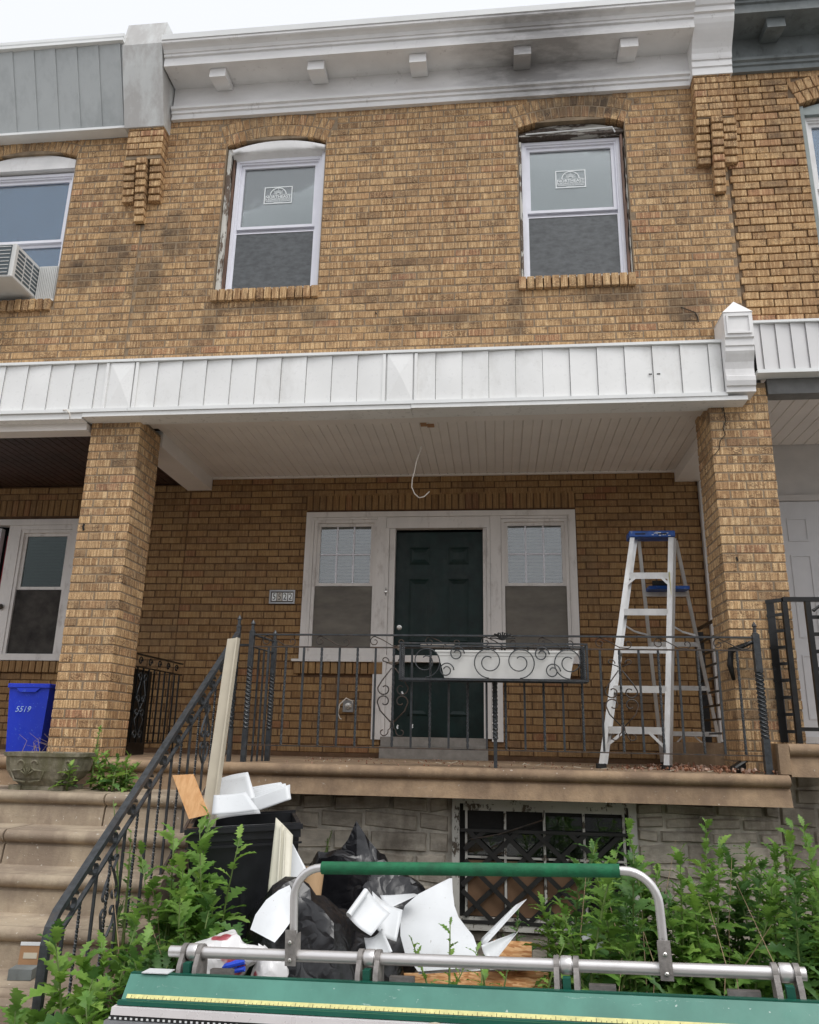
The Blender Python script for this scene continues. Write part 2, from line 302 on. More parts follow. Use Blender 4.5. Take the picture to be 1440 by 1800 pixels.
# ------------------------------------------------------------------ mesh helpers
class MB:
    def __init__(s): s.v = []; s.f = []
    def add(s, vs, fs, mtx=None):
        o = len(s.v); s.v += [tuple(mtx @ Vector(p)) if mtx is not None else tuple(p) for p in vs]; s.f += [tuple(i+o for i in f) for f in fs]; return s
    def box(s, x0, x1, y0, y1, z0, z1, mtx=None, ch=0):
        if ch:
            return s.cbox((x1-x0), (y1-y0), (z1-z0), ch, Matrix.Translation(((x0+x1)/2, (y0+y1)/2, (z0+z1)/2)) if mtx is None else mtx @ Matrix.Translation(((x0+x1)/2, (y0+y1)/2, (z0+z1)/2)))
        return s.add([(x0, y0, z0), (x1, y0, z0), (x1, y1, z0), (x0, y1, z0), (x0, y0, z1), (x1, y0, z1), (x1, y1, z1), (x0, y1, z1)],
                     [(0, 3, 2, 1), (4, 5, 6, 7), (0, 1, 5, 4), (1, 2, 6, 5), (2, 3, 7, 6), (3, 0, 4, 7)], mtx)
    def cbox(s, sx, sy, sz, ch, mtx=None):
        V = []; F = []; ix = {}
        h = (sx/2, sy/2, sz/2)
        for a in (-1, 1):
            for b in (-1, 1):
                for c in (-1, 1):
                    for ax in range(3):
                        p = [a*h[0], b*h[1], c*h[2]]
                        for k in range(3):
                            if k != ax: p[k] -= (a, b, c)[k]*ch
                        ix[(a, b, c, ax)] = len(V); V.append(tuple(p))
        for ax in range(3):
            o1, o2 = [k for k in range(3) if k != ax]
            for sg in (-1, 1):
                q = []
                for d1, d2 in ((-1, -1), (1, -1), (1, 1), (-1, 1)):
                    t = [0, 0, 0]; t[ax] = sg; t[o1] = d1; t[o2] = d2; q.append(ix[(*t, ax)])
                if (sg > 0) == (ax == 1): q.reverse()
                F.append(tuple(q))
        for ax in range(3):      # edges parallel to ax
            o1, o2 = [k for k in range(3) if k != ax]
            for d1 in (-1, 1):
                for d2 in (-1, 1):
                    a = [0]*3; a[ax] = -1; a[o1] = d1; a[o2] = d2; b = list(a); b[ax] = 1
                    q = [ix[(*a, o1)], ix[(*b, o1)], ix[(*b, o2)], ix[(*a, o2)]]
                    if (d1*d2 > 0) != (ax == 1): q.reverse()
                    F.append(tuple(q))
        for a in (-1, 1):
            for b in (-1, 1):
                for c in (-1, 1):
                    q = [ix[(a, b, c, 0)], ix[(a, b, c, 1)], ix[(a, b, c, 2)]]
                    if a*b*c < 0: q.reverse()
                    F.append(tuple(q))
        return s.add(V, F, mtx)
    def prism(s, prof, x0, x1, axis='x', mtx=None):
        n = len(prof); V = []
        for x in (x0, x1):
            for p, q in prof: V.append({'x': (x, p, q), 'y': (p, x, q), 'z': (p, q, x)}[axis])
        F = [(i, (i+1) % n, n+(i+1) % n, n+i) for i in range(n)] + [tuple(range(n-1, -1, -1)), tuple(range(n, 2*n))]
        return s.add(V, F, mtx)
    def tube(s, pts, r, n=8, cap=True, mtx=None, twist=0):
        pts = [Vector(p) for p in pts]; V = []; F = []; up = None
        for i, p in enumerate(pts):
            t = (pts[min(i+1, len(pts)-1)]-pts[max(i-1, 0)]).normalized()
            if up is None:
                up = Vector((0, 0, 1)) if abs(t.z) < .9 else Vector((0, 1, 0))
            a = t.cross(up).normalized(); b = a.cross(t).normalized(); up = b
            rr = r[i] if isinstance(r, (list, tuple)) else r
            for k in range(n):
                an = 2*pi*k/n+twist*i+pi/4*(n == 4); V.append(p+a*math.cos(an)*rr+b*math.sin(an)*rr)
        for i in range(len(pts)-1):
            for k in range(n): F.append((i*n+k, i*n+(k+1) % n, (i+1)*n+(k+1) % n, (i+1)*n+k))
        if cap: F.append(tuple(range(n-1, -1, -1))); F.append(tuple((len(pts)-1)*n+k for k in range(n)))
        return s.add(V, F, mtx)
    def flat(s, pts, w, d, nrm=(0, 1, 0), mtx=None):       # flat bar swept along pts, width w in plane, depth d along nrm
        pts = [Vector(p) for p in pts]; nrm = Vector(nrm); V = []; F = []
        for i, p in enumerate(pts):
            t = (pts[min(i+1, len(pts)-1)]-pts[max(i-1, 0)]).normalized(); a = t.cross(nrm).normalized()
            for q in ((-1, -1), (1, -1), (1, 1), (-1, 1)): V.append(p+a*q[0]*w/2+nrm*q[1]*d/2)
        for i in range(len(pts)-1):
            for k in range(4): F.append((i*4+k, i*4+(k+1) % 4, (i+1)*4+(k+1) % 4, (i+1)*4+k))
        F.append((3, 2, 1, 0)); F.append(tuple((len(pts)-1)*4+k for k in range(4)))
        return s.add(V, F, mtx)
    def lathe(s, prof, n=16, c=(0, 0, 0), mtx=None):
        V = []; F = []
        for r, z in prof:
            for k in range(n): V.append((c[0]+r*math.cos(2*pi*k/n), c[1]+r*math.sin(2*pi*k/n), c[2]+z))
        for i in range(len(prof)-1):
            for k in range(n): F.append((i*n+k, i*n+(k+1) % n, (i+1)*n+(k+1) % n, (i+1)*n+k))
        F.append(tuple(range(n-1, -1, -1))); F.append(tuple((len(prof)-1)*n+k for k in range(n)))
        return s.add(V, F, mtx)
    def mesh(s, name, m, smooth=False, off=None):
        me = bpy.data.meshes.new(name)
        vs = s.v if off is None else [(a-off[0], b-off[1], c-off[2]) for a, b, c in s.v]
        me.from_pydata(vs, [], s.f); me.update()
        if m: me.materials.append(M[m])
        if smooth:
            me.polygons.foreach_set('use_smooth', [True]*len(me.polygons))
            if smooth == 'auto':
                me.set_sharp_from_angle(angle=math.radians(40))
        return me
    def build(s, name, m, parent=None, smooth=False, kind=None, label=None):
        root = parent
        off = (0, 0, 0)
        while root is not None and root.parent is not None: root = root.parent
        if root is not None and not root.get('local'): off = tuple(root.location)
        o = bpy.data.objects.new(name, s.mesh(name, m, smooth, off)); C.objects.link(o)
        if parent: o.parent = parent
        if kind: o['kind'] = kind
        if label: o['label'] = label
        return o
def B(*a, **k): return MB().box(*a, **k)
def tag(o, label=None, cat=None, group=None, kind=None):
    if label: o['label'] = label
    if cat: o['category'] = cat
    if group: o['group'] = group
    if kind: o['kind'] = kind
    return o
def thing(name, label, cat, loc=(0, 0, 0), group=None, mtx=None):
    o = bpy.data.objects.new(name, None); C.objects.link(o); o.empty_display_size = .1
    if mtx is not None: o.matrix_world = mtx; o['local'] = 1
    else: o.location = loc
    return tag(o, label, cat, group)
def cleanup():
    for o in C.objects:
        if o.get('local'): del o['local']
def single(mb, name, m, label, cat, loc=(0, 0, 0), group=None, smooth=False, kind=None):
    o = bpy.data.objects.new(name, mb.mesh(name, m, smooth, loc)); C.objects.link(o); o.location = loc
    return tag(o, label, cat, group, kind)
def text(body, name, m, parent, loc, size, rot=(pi/2, 0, 0), ext=.0006, align='CENTER', shear=0, sx=1):
    cu_ = bpy.data.curves.new(name, 'FONT'); cu_.body = body; cu_.size = size; cu_.extrude = ext; cu_.align_x = align; cu_.align_y = 'CENTER'; cu_.shear = shear
    cu_.resolution_u = 3; cu_.offset = size*.022 if name == 'lettering' else 0
    t = bpy.data.objects.new(name, cu_); C.objects.link(t); dg = bpy.context.evaluated_depsgraph_get(); dg.update()
    me = bpy.data.meshes.new_from_object(t.evaluated_get(dg)); C.objects.unlink(t); bpy.data.objects.remove(t)
    me.materials.clear(); me.materials.append(M[m])
    me.transform(Matrix.Translation(loc) @ Euler(rot).to_matrix().to_4x4() @ Matrix.Diagonal((sx, 1, 1, 1)))
    root = parent
    while root.parent is not None: root = root.parent
    if not root.get('local'): me.transform(Matrix.Translation(-root.location))
    o = bpy.data.objects.new(name, me); C.objects.link(o); o.parent = parent
    return o

# ------------------------------------------------------------------ setting: ground
GZ = -1.34
single(B(-120, 120, -120, 120, GZ-.3, GZ-.02), 'ground', 'concrete', None, None, kind='structure')
single(B(-60, 60, -16, -7.2, GZ-.10, GZ-.012), 'road', 'asphalt', None, None, kind='structure')
side = single(B(-60, 60, -7.2, -2.15, GZ-.1, GZ), 'pavement', 'concrete', None, None, kind='structure')
gmb = MB(); nx, ny = 40, 24
for j in range(ny+1):
    for i in range(nx+1):
        x = -1.78+i*(4.9/nx); y = -2.6+j*(2.75/ny); gmb.v.append((x, y, -1.24+.05*noise.noise((x*2, y*2, 1))+.03*noise.noise((x*7, y*7, 3))))
for j in range(ny):
    for i in range(nx): a = j*(nx+1)+i; gmb.f.append((a, a+1, a+nx+2, a+nx+1))
single(gmb, 'garden_soil', 'soil', None, None, kind='structure')

# ------------------------------------------------------------------ houses
mid = thing('brick_row_house', 'tan brick row house numbered 5522 with white cornice and open porch', 'house', (-.6, 1.0, 0))
lef = thing('brick_row_house', 'neighbouring row house at left with grey metal parapet and air conditioner in its window', 'house', (-5.4, 1.0, 0))
rig = thing('brick_row_house', 'neighbouring row house at right with slate painted cornice and white porch door', 'house', (4.3, 1.0, 0))
CR, PT, JT = .0673, .2105, .0095
def ubrick(L): return MB().cbox(L, .095, CR-JT, .0035).mesh('brick', None, False)
def hole_arch(xc, hw, zb, zs):                       # opening plus arch ring
    R = 1.22; zc = zs+.085-R
    def f(z):
        if zb <= z <= zs+.02: return (xc-hw-.004, xc+hw+.004)
        if zs+.02 < z < zc+1.455:
            if z < zc+1.455*math.cos(.375): w = hw+(z-zs)*.4
            else: w = math.sqrt(max(0, 1.455**2-(z-zc)**2))
            return (xc-w-.006, xc+w+.006)
    return f
def hole_rect(x0, x1, z0, z1): return lambda z: (x0, x1) if z0 < z < z1 else None
LIST = {mid: [], lef: [], rig: []}
def wall_bricks(house, x0, x1, z0, z1, zref, xref, y, mk, holes=(), jit=.002, back='mortar', y2=None):
    k0 = math.ceil((z0-zref)/CR+.3); k1 = math.floor((z1-zref)/CR+.2)
    for k in range(k0, k1+1):
        z = zref+k*CR; hs_ = [h for h in (f(z) for f in holes) if h]
        o = xref+(PT/2 if k % 2 else 0); i = math.floor((x0-o)/PT)-1
        drift = .004*noise.noise((k*3.1, 0, y))
        while o+i*PT < x1:
            a, b = o+i*PT+JT/2+drift, o+(i+1)*PT-JT/2+drift; i += 1
            segs = [(max(a, x0), min(b, x1))]
            for h in hs_:
                ns = []
                for p, q in segs:
                    if h[1] <= p or h[0] >= q: ns.append((p, q)); continue
                    if p < h[0]: ns.append((p, h[0]-.003))
                    if q > h[1]: ns.append((h[1]+.003, q))
                segs = ns
            for p, q in segs:
                if q-p > .028:
                    LIST[house].append(dict(c=((p+q)/2, y+.0475+rnd.uniform(-jit, jit), z+rnd.uniform(-.0018, .0018)+.004*noise.noise(((p+q)*.45, k*.35, y+9))), L=q-p, r=(rnd.uniform(-.012, .012), rnd.uniform(-.004, .004), rnd.uniform(-.006, .006)), m=mk))
def one(house, c, L, r, mk, sz=1, sy=1): LIST[house].append(dict(c=c, L=L, r=r, m=mk, sz=sz, sy=sy))
def backing(house, x0, x1, z0, z1, y, mk, holes=[]):
    # mortar bed with openings, 7 mm behind the brick faces
    mb = MB(); t = .12
    xs = sorted(set([x0, x1]+[v for h in holes for v in h[:2]])); zs = sorted(set([z0, z1]+[v for h in holes for v in h[2:]]))
    for i in range(len(xs)-1):
        for j in range(len(zs)-1):
            cx, cz = (xs[i]+xs[i+1])/2, (zs[j]+zs[j+1])/2
            if cx < x0 or cx > x1 or cz < z0 or cz > z1: continue
            if any(h[0] < cx < h[1] and h[2] < cz < h[3] for h in holes): continue
            mb.box(xs[i], xs[i+1], y+(.0035 if mk == 'mortar' else .008), y+t, zs[j], zs[j+1])
    return mb.build('wall', mk, house)
def arch(house, xc, hw, zs, mk, y=0):
    R = 1.22*hw/.4475; zc = zs+.085-R; am = math.asin(hw/R)
    for ring, (ra, n) in enumerate(((R+.0565, 15), (R+.1745, 16))):
        da = 2*am/n
        for i in range(n):
            a = -am+da*(i+.5); wdt = ra*da-JT*.8
            one(house, (xc+ra*math.sin(a), y+.0475+rnd.uniform(-.002, .002), zc+ra*math.cos(a)), .109, (0, a-pi/2, 0), mk, sz=wdt/(CR-JT))
def rowlock(house, x0, x1, z0, z1, y, mk, n=None, tilt=.12, proud=.032):
    n = n or round((x1-x0)/.0675); w = (x1-x0)/n
    for i in range(n):
        one(house, (x0+w*(i+.5), y-proud+.0475+rnd.uniform(-.003, .003), (z0+z1)/2+rnd.uniform(-.002, .002)), z1-z0-.004, (tilt*0, pi/2+rnd.uniform(-.01, .01), 0), mk, sz=(w-JT)/(CR-JT))
ZR, XR_ = 3.911, -1.357+.0
# upper walls (the mortar joint pattern runs on across the party lines)
H1, H2, H3 = hole_arch(-1.90, .45, 3.67, 5.246), hole_arch(.6815, .4465, 3.67, 5.25), hole_arch(-4.225, .45, 3.67, 5.25)
H4 = hole_arch(3.01, .45, 3.80, 5.32)
wall_bricks(mid, -3.06, 1.93, 2.80, 5.60, ZR, XR_, 0, 'brick_up', (H1, H2))
wall_bricks(lef, -5.6, -3.07, 2.80, 5.50, ZR, XR_+.01, 0, 'brick_up', (H3,))
wall_bricks(rig, 1.94, 3.7, 2.98, 5.80, ZR+.03, XR_+.05, -.004, 'brick_right', (H4,), .004)
backing(mid, -3.06, 1.93, 2.74, 5.62, 0, 'mortar', [(-2.35, -1.45, 3.70, 5.30), (.235, 1.128, 3.70, 5.30)])
backing(lef, -5.6, -3.062, 2.74, 5.62, 0, 'mortar', [(-4.675, -3.775, 3.70, 5.30)])
backing(rig, 1.932, 3.7, 2.99, 5.85, .004, 'mortar_rt', [(2.56, 3.46, 3.83, 5.37)])
arch(mid, -1.90, .4475, 5.246, 'brick_up'); arch(mid, .6815, .4475, 5.25, 'brick_up'); arch(lef, -4.225, .4475, 5.25, 'brick_up'); arch(rig, 3.01, .4475, 5.32, 'brick_right')
rowlock(mid, -2.362, -1.434, 3.672, 3.782, 0, 'brick_up'); rowlock(mid, .209, 1.138, 3.668, 3.78, 0, 'brick_up'); rowlock(lef, -4.70, -3.785, 3.655, 3.765, 0, 'brick_up')
rowlock(rig, 2.54, 3.48, 3.80, 3.91, 0, 'brick_right')
# lower (porch) walls at y 1.645
YL = 1.645; ZL, XL_ = 1.025+.191, -3.157
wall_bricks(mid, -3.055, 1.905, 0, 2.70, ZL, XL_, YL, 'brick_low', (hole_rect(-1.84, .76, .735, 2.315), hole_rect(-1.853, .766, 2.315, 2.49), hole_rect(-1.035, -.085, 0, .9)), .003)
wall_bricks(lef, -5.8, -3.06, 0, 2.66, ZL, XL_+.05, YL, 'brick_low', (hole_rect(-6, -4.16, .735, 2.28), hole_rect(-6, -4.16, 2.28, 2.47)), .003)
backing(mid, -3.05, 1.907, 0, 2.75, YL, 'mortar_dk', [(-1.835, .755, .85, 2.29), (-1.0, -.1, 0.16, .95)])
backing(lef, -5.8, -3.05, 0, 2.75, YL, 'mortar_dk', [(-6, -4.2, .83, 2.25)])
n = 40
for i in range(n):
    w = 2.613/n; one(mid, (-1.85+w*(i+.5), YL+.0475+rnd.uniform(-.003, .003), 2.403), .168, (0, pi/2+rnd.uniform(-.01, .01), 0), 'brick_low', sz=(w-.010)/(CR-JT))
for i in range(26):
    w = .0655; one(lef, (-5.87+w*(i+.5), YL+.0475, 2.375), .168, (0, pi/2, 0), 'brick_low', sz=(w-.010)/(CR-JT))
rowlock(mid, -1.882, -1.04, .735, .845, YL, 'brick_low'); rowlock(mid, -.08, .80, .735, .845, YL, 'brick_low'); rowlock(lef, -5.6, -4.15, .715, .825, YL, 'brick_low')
# pillars
def pillar(x0, x1, y0, y1, z0, ztop, zref, flip):
    p = bpy.data.objects.new('pillar', B(x0+.004, x1-.004, y0+.004, y1-.004, z0, ztop).mesh('pillar', 'mortar', False, tuple(mid.location))); C.objects.link(p); p.parent = mid
    W, D_ = x1-x0, y1-y0; k0 = math.ceil((z0+.03-zref)/CR); k1 = math.floor((ztop-.02-zref)/CR)
    t = .095
    for k in range(k0, k1+1):
        z = zref+k*CR
        def pb(xa, xb, ya, yb):
            dx = rnd.uniform(-.002, .002); dy = rnd.uniform(-.002, .002)
            if xb-xa > yb-ya: L, r = xb-xa-JT, 0; sy = (yb-ya-JT*.3)/.095
            else: L, r = yb-ya-JT, pi/2; sy = (xb-xa-JT*.3)/.095
            LIST[mid].append(dict(c=((xa+xb)/2+dx, (ya+yb)/2+dy, z), L=L, r=(0, 0, r+rnd.uniform(-.006, .006)), m='brick_pil', par=p, sy=sy))
        e = JT/2
        if (k+flip) % 2:
            pb(x0-e, (x0+x1)/2, y0, y0+t); pb((x0+x1)/2, x1+e, y0, y0+t)
            pb(x0, x0+t, y0+t+JT/2, y1-t-JT/2); pb(x1-t, x1, y0+t+JT/2, y1-t-JT/2)
            pb(x0-e, (x0+x1)/2, y1-t, y1); pb((x0+x1)/2, x1+e, y1-t, y1)
        else:
            pb(x0, x0+t, y0-e, (y0+y1)/2); pb(x0, x0+t, (y0+y1)/2, y1+e)
            pb(x1-t, x1, y0-e, (y0+y1)/2); pb(x1-t, x1, (y0+y1)/2, y1+e)
            pb(x0+t+JT/2, x1-t-JT/2, y0, y0+t); pb(x0+t+JT/2, x1-t-JT/2, y1-t, y1)
    return p
pillar(-3.265, -2.849, 0, .40, 0, 2.64, 2.592, 0)
pillar(1.605, 2.035, -.005, .40, 0, 2.80, 2.53, 1)
def chink(name, pts, y, w, par):
    P_ = []
    for x, yy in pts:
        d = cf+cr*((x-720)/FPX)-cu*((yy-900)/FPX); P_.append(CAMP+d*((y-CAMP.y)/d.y))
    MB().flat(P_, w, .003).build(name, 'dark', par)
chink('crack', [(1271, 712), (1276, 740), (1271, 752), (1275, 764), (1266, 775), (1264, 790), (1256, 800)], -.009, .005, mid)
chink('crack', [(1197, 540), (1206, 543), (1222, 549), (1226, 556), (1228, 566)], -.006, .006, mid)
chink('hole', [(148, 921), (146, 926), (147, 932)], -.006, .016, mid); chink('hole', [(1295, 979), (1297, 986)], -.011, .012, mid)
chink('hole', [(660, 549), (662, 552)], -.006, .01, mid)
# corbelled brick pilasters
def corbel(house, x0, x1, ztop, zfull, zs, zm, mk):
    w = (x1-x0); k0 = round((ztop-zfull)/CR)
    for k in range(k0):
        z = ztop-CR*(k+.5); P = .115
        if k % 2 == 0: one(house, (x0+w*.33, .0475-P, z), w*.66-JT, (0, 0, 0), mk); one(house, (x0+w*.83, .0475-P, z), w*.34-JT, (0, 0, 0), mk)
        else: one(house, (x0+w*.17, .0475-P, z), w*.34-JT, (0, 0, 0), mk); one(house, (x0+w*.67, .0475-P, z), w*.66-JT, (0, 0, 0), mk)
        for xx in (x0+.05, x1-.05): one(house, (xx, -.01, z), .09, (0, 0, pi/2), mk, sy=.98)
    n1 = round((zfull-zs)/CR); n2 = round((zfull-zm)/CR)
    for k in range(n2):
        z = zfull-CR*(k+.5)
        pm = .135*(1-k/n2*.72)
        one(house, ((x0+x1)/2, .0475-pm, z), .088, (0, 0, 0), mk); one(house, ((x0+x1)/2, .03, z), .085, (0, 0, pi/2), mk, sy=.86)
        if k < n1:
            ps = .105*(1-k/n1*.6)
            for xx in (x0+.048, x1-.048): one(house, (xx, .0475-ps, z), .106, (0, 0, 0), mk)
    return B(x0+.01, x1-.01, -.104, .01, zfull, ztop).build('pilaster_core', 'mortar', house)
corbel(lef, -3.245, -2.905, 5.45, 5.08, 4.69, 4.49, 'brick_up')
corbel(mid, 1.69, 2.0, 5.62, 5.14, 4.74, 4.50, 'brick_up')
# emit bricks: the largest in the picture one by one, the rest as one part per house
BM = {}
def flush(house):
    items = []
    for b in LIST[house]:
        x, y = pj(b['c'])
        if x < -60 or x > 1500 or y < -60 or y > 1860: continue
        d = (Vector(b['c'])-CAMP).length; a = b['L']*b.get('sz', 1)/d/d
        vis = (-5 < x < 1445 and -5 < y < 1805)
        if b.get('par') and b['c'][1] > .3: vis = False
        if b['c'][1] > 1 and (x < 150 or x > 1290): vis = False
        if b['c'][1] < .2 and b['c'][2] < 3.08 and not b.get('par'): vis = False
        items.append((a if vis else -1, b))
    items.sort(key=lambda t: -t[0]); rest = {}
    for n_, (a, b) in enumerate(items):
        M4 = Matrix.Translation(b['c']) @ Euler(b['r']).to_matrix().to_4x4()
        if n_ < 300 and a > 0:
            Lk = .196 if b['L'] > .15 else (.109 if b['L'] > .1 else .088); key = (Lk, b['m'])
            if key not in BM:
                me = MB().cbox(Lk, .095, CR-JT, .0035).mesh('brick', b['m']); BM[key] = me
            o = bpy.data.objects.new('brick', BM[key]); C.objects.link(o); par = b.get('par') or house; o.parent = par
            o.matrix_local = Matrix.Translation(-house.location) @ M4 @ Matrix.Diagonal((b['L']/Lk, b.get('sy', 1), b.get('sz', 1), 1))
        else:
            k = (b['m'], b.get('par')); mb = rest.setdefault(k, MB())
            mb.cbox(b['L'], .095*b.get('sy', 1), (CR-JT)*b.get('sz', 1), .0035, M4)
    for (m, par), mb in rest.items(): mb.build('brickwork', m, par or house, kind='stuff')
for h in (mid, lef, rig): flush(h)
# dark building cores behind the walls
B(-3.0, 1.9, .28, 9, 2.72, 5.9).build('roof_core', 'dark', mid); B(-7.6, -3.02, .28, 9, 2.72, 5.9).build('roof_core', 'dark', lef); B(1.95, 6.5, .28, 9, 2.97, 5.95).build('roof_core', 'dark', rig)
B(-3.0, 1.9, 2.0, 9, -1.3, 2.70).build('room_core', 'dark', mid); B(-7.6, -3.02, 2.0, 9, -1.3, 2.70).build('room_core', 'dark', lef); B(1.95, 6.5, 2.0, 9, -1.3, 2.95).build('room_core', 'dark', rig)

# ------------------------------------------------------------------ cornices
cp = [(.06, 5.55), (-.035, 5.55), (-.035, 5.60), (-.05, 5.605), (-.05, 5.632), (-.07, 5.64), (-.07, 5.667), (-.03, 5.68), (-.03, 5.895), (-.295, 5.89), (-.295, 5.975), (-.312, 5.98), (-.312, 6.003), (-.322, 6.006), (-.335, 6.03), (-.357, 6.045), (-.378, 6.053), (-.386, 6.06), (-.386, 6.082)]
cw = MB().prism(cp+[(.06, 6.082)], -2.89, 1.69).build('cornice', 'cornice', mid)
MB().prism([(.1, 6.084), (-.395, 6.084), (-.40, 6.135), (.1, 6.16)], -2.89, 1.69).build('roof_edge_flashing', 'white_cap', cw)
for x in (-2.41, -1.52, -.62, .277, 1.168):
    MB().prism([(-.033, 5.888), (-.033, 5.838), (-.240, 5.795), (-.235, 5.888)], x-.073, x+.073).build('bracket', 'cornice', cw)
    # each bracket with a small cap
def cornice_end(house, x0, x1, dz=0, m='cornice'):
    pr = [(.02, 5.565), (-.125, 5.565), (-.125, 5.635), (-.135, 5.64), (-.135, 5.70), (-.145, 5.70), (-.15, 5.715)]
    for i in range(9):
        t = i/8; pr.append((-.15-.16*(t*t*(3-2*t)), 5.715+.29*t))
    pr += [(-.33, 6.01), (-.33, 6.06), (-.345, 6.065), (-.36, 6.10), (-.40, 6.135), (-.43, 6.15), (-.43, 6.20), (.02, 6.25)]
    return MB().prism([(a, b+dz) for a, b in pr], x0, x1).build('cornice_end_bracket', m, house)
cornice_end(mid, 1.688, 2.012)
rp = [(a*1.02, b+.10) for a, b in cp]
rc = MB().prism(rp+[(.06, 6.182)], 2.014, 3.9).build('cornice', 'slate_paint', rig)
MB().prism([(.1, 6.184), (-.405, 6.184), (-.41, 6.235), (.1, 6.26)], 2.014, 3.9).build('roof_edge_flashing', 'grey_siding', rc)
for x in (2.36, 3.2): MB().prism([(-.034, 5.988), (-.034, 5.938), (-.240, 5.890), (-.235, 5.988)], x-.073, x+.073).build('bracket', 'slate_paint', rc)
# left parapet: grey standing-seam panels leaning out
tb, tt = (-.085, 5.45), (-.345, 6.14)
cl = MB().prism([(tb[0], tb[1]), (tt[0], tt[1]), (.1, 6.2), (.1, 5.45)], -5.6, -3.27).build('parapet_cladding', 'grey_siding', lef)
x = -3.30; i = 0
while x > -5.5:
    w = .205; a, b = x-w, x
    MB().add([(a, tb[0]-.004, tb[1]), (b, tb[0]-.014, tb[1]), (b, tt[0]-.014, tt[1]), (a, tt[0]-.004, tt[1]), (a, tb[0]+.006, tb[1]), (b, tb[0]+.006, tb[1]), (b, tt[0]+.006, tt[1]), (a, tt[0]+.006, tt[1])],
             [(0, 1, 2, 3), (1, 5, 6, 2), (4, 0, 3, 7), (5, 4, 7, 6), (4, 5, 1, 0), (3, 2, 6, 7)]).build('siding_panel', 'grey_siding', cl)
    x -= w+.001
B(-5.6, -3.28, -.115, .02, 5.425, 5.449).build('drip_edge', 'white_cap', lef)
MB().prism([(-.33, 6.13), (-.385, 6.13), (-.385, 6.155), (-.36, 6.16), (-.375, 6.185), (-.375, 6.215), (.1, 6.24), (.1, 6.13)], -5.6, -3.26).build('gutter_board', 'white_cap', lef)
MB().prism([(-.13, 5.405), (-.20, 5.62), (-.30, 5.92), (-.352, 6.10), (-.30, 6.385), (.25, 6.40), (.25, 5.405)], -3.275, -2.905).build('parapet_box', 'grey_cap', lef, label='streaked grey metal box capping the party wall')

# ------------------------------------------------------------------ porch fascia
def fascia(house, x0, x1, z0, z1, y, w, m, seam0, capm='white_cap', top=.022):
    B(x0, x1, y+.012, y+.10, z0, z1).build('fascia_board', 'dark', house)
    B(x0, x1, y-.030, y+.10, z1, z1+top).build('top_trim', capm, house)
    xs = [x0]; s_ = seam0
    while s_ < x0+.01: s_ += w
    while s_ < x1-.01: xs.append(s_); s_ += w
    xs.append(x1)
    for a, b in zip(xs, xs[1:]):
        if b < -5 or a > 3: continue
        t1, t2 = rnd.uniform(-.002, .002), rnd.uniform(-.002, .002); mbp = MB(); nz, nxx = 5, 5; bow = rnd.uniform(-.004, .006)
        for j in range(nz+1):
            for i in range(nxx+1):
                u, v = i/nxx, j/nz
                yy = y-.001-.013*(1-u if a > .3 else u)-bow*math.sin(pi*v)*math.sin(pi*u)+t1*(v-.5); mbp.v.append((a+.0016+(b-a-.0032)*u, yy, z0+.004+(z1-z0-.006)*v))
        for j in range(nz):
            for i in range(nxx): q = j*(nxx+1)+i; mbp.f.append((q, q+1, q+nxx+2, q+nxx+1))
        q = len(mbp.v); mbp.v += [(b, y+.012, z0+.004), (b, y+.012, z1-.002), (b, y-.010, z0+.004), (b, y-.010, z1-.002)]; mbp.f.append((q+2, q, q+1, q+3))
        mbp.build('siding_panel', m, house, smooth=True)
FY = -.12
fascia(mid, -2.897, 1.70, 2.665, 3.075, FY, .2045, 'siding', -2.897)
fascia(lef, -5.2, -2.90, 2.665, 3.075, FY, .199, 'siding', -5.0)
# folded lap pieces over the joints
for hx, hh in ((-.72, mid), (-2.99, lef)):
    MB().add([(hx-.1, FY-.017, 3.07), (hx+.1, FY-.017, 3.07), (hx, FY-.032, 2.89), (hx+.1, FY-.014, 2.67), (hx-.1, FY-.014, 2.67)], [(0, 2, 1), (2, 3, 1), (0, 4, 2), (4, 3, 2)]).build('lap_piece', 'siding', hh)
    for dx in (-.125, .125): B(hx+dx-.012, hx+dx+.012, FY-.022, FY-.008, 2.67, 3.07).build('lap_strip', 'siding', hh)
for hh, a, b in ((mid, -2.9, 1.71), (lef, -5.2, -2.903)):
    MB().prism([(FY-.030, 2.640), (FY-.030, 2.668), (FY+.02, 2.672), (FY+.02, 2.640)], a, b).build('bottom_trim', 'white_cap', hh)
MB().prism([(FY-.018, 2.603), (FY-.018, 2.638), (.05, 2.638), (.05, 2.603)], -3.28, -.63).build('sagging_lower_trim', 'siding', mid)
MB().prism([(FY-.022, 2.607), (FY-.022, 2.639), (.05, 2.639), (.05, 2.607)], -.628, 1.85).build('lower_trim', 'siding', mid)
MB().prism([(FY-.010, 2.59), (FY-.010, 2.638), (.05, 2.638), (.05, 2.59)], -5.2, -3.285).build('lower_trim', 'siding', lef)
MB().tube([(-3.44, FY-.03, 2.66), (-3.40, FY-.045, 2.655), (-3.37, FY-.04, 2.62), (-3.368, FY-.038, 2.58)], .004, 6).build('loose_wire', 'cable', lef, True)
# small fixing holes
for dx in (-.03, .03): B(1.20+dx-.012, 1.20+dx+.012, FY-.0145, FY-.011, 2.832, 2.840).build('screw_hole', 'dark', mid)
# right house fascia: narrower panels, set higher
fascia(rig, 1.945, 3.3, 2.855, 3.235, -.10, .1085, 'siding_rt', 2.0, top=.02)
MB().prism([(-.125, 2.825), (-.125, 2.853), (0, 2.853), (0, 2.825)], 1.945, 3.3).build('bottom_trim', 'white_cap', rig)
B(2.04, 3.3, -.02, .10, 2.70, 2.822).build('porch_beam', 'beam_grey', rig)
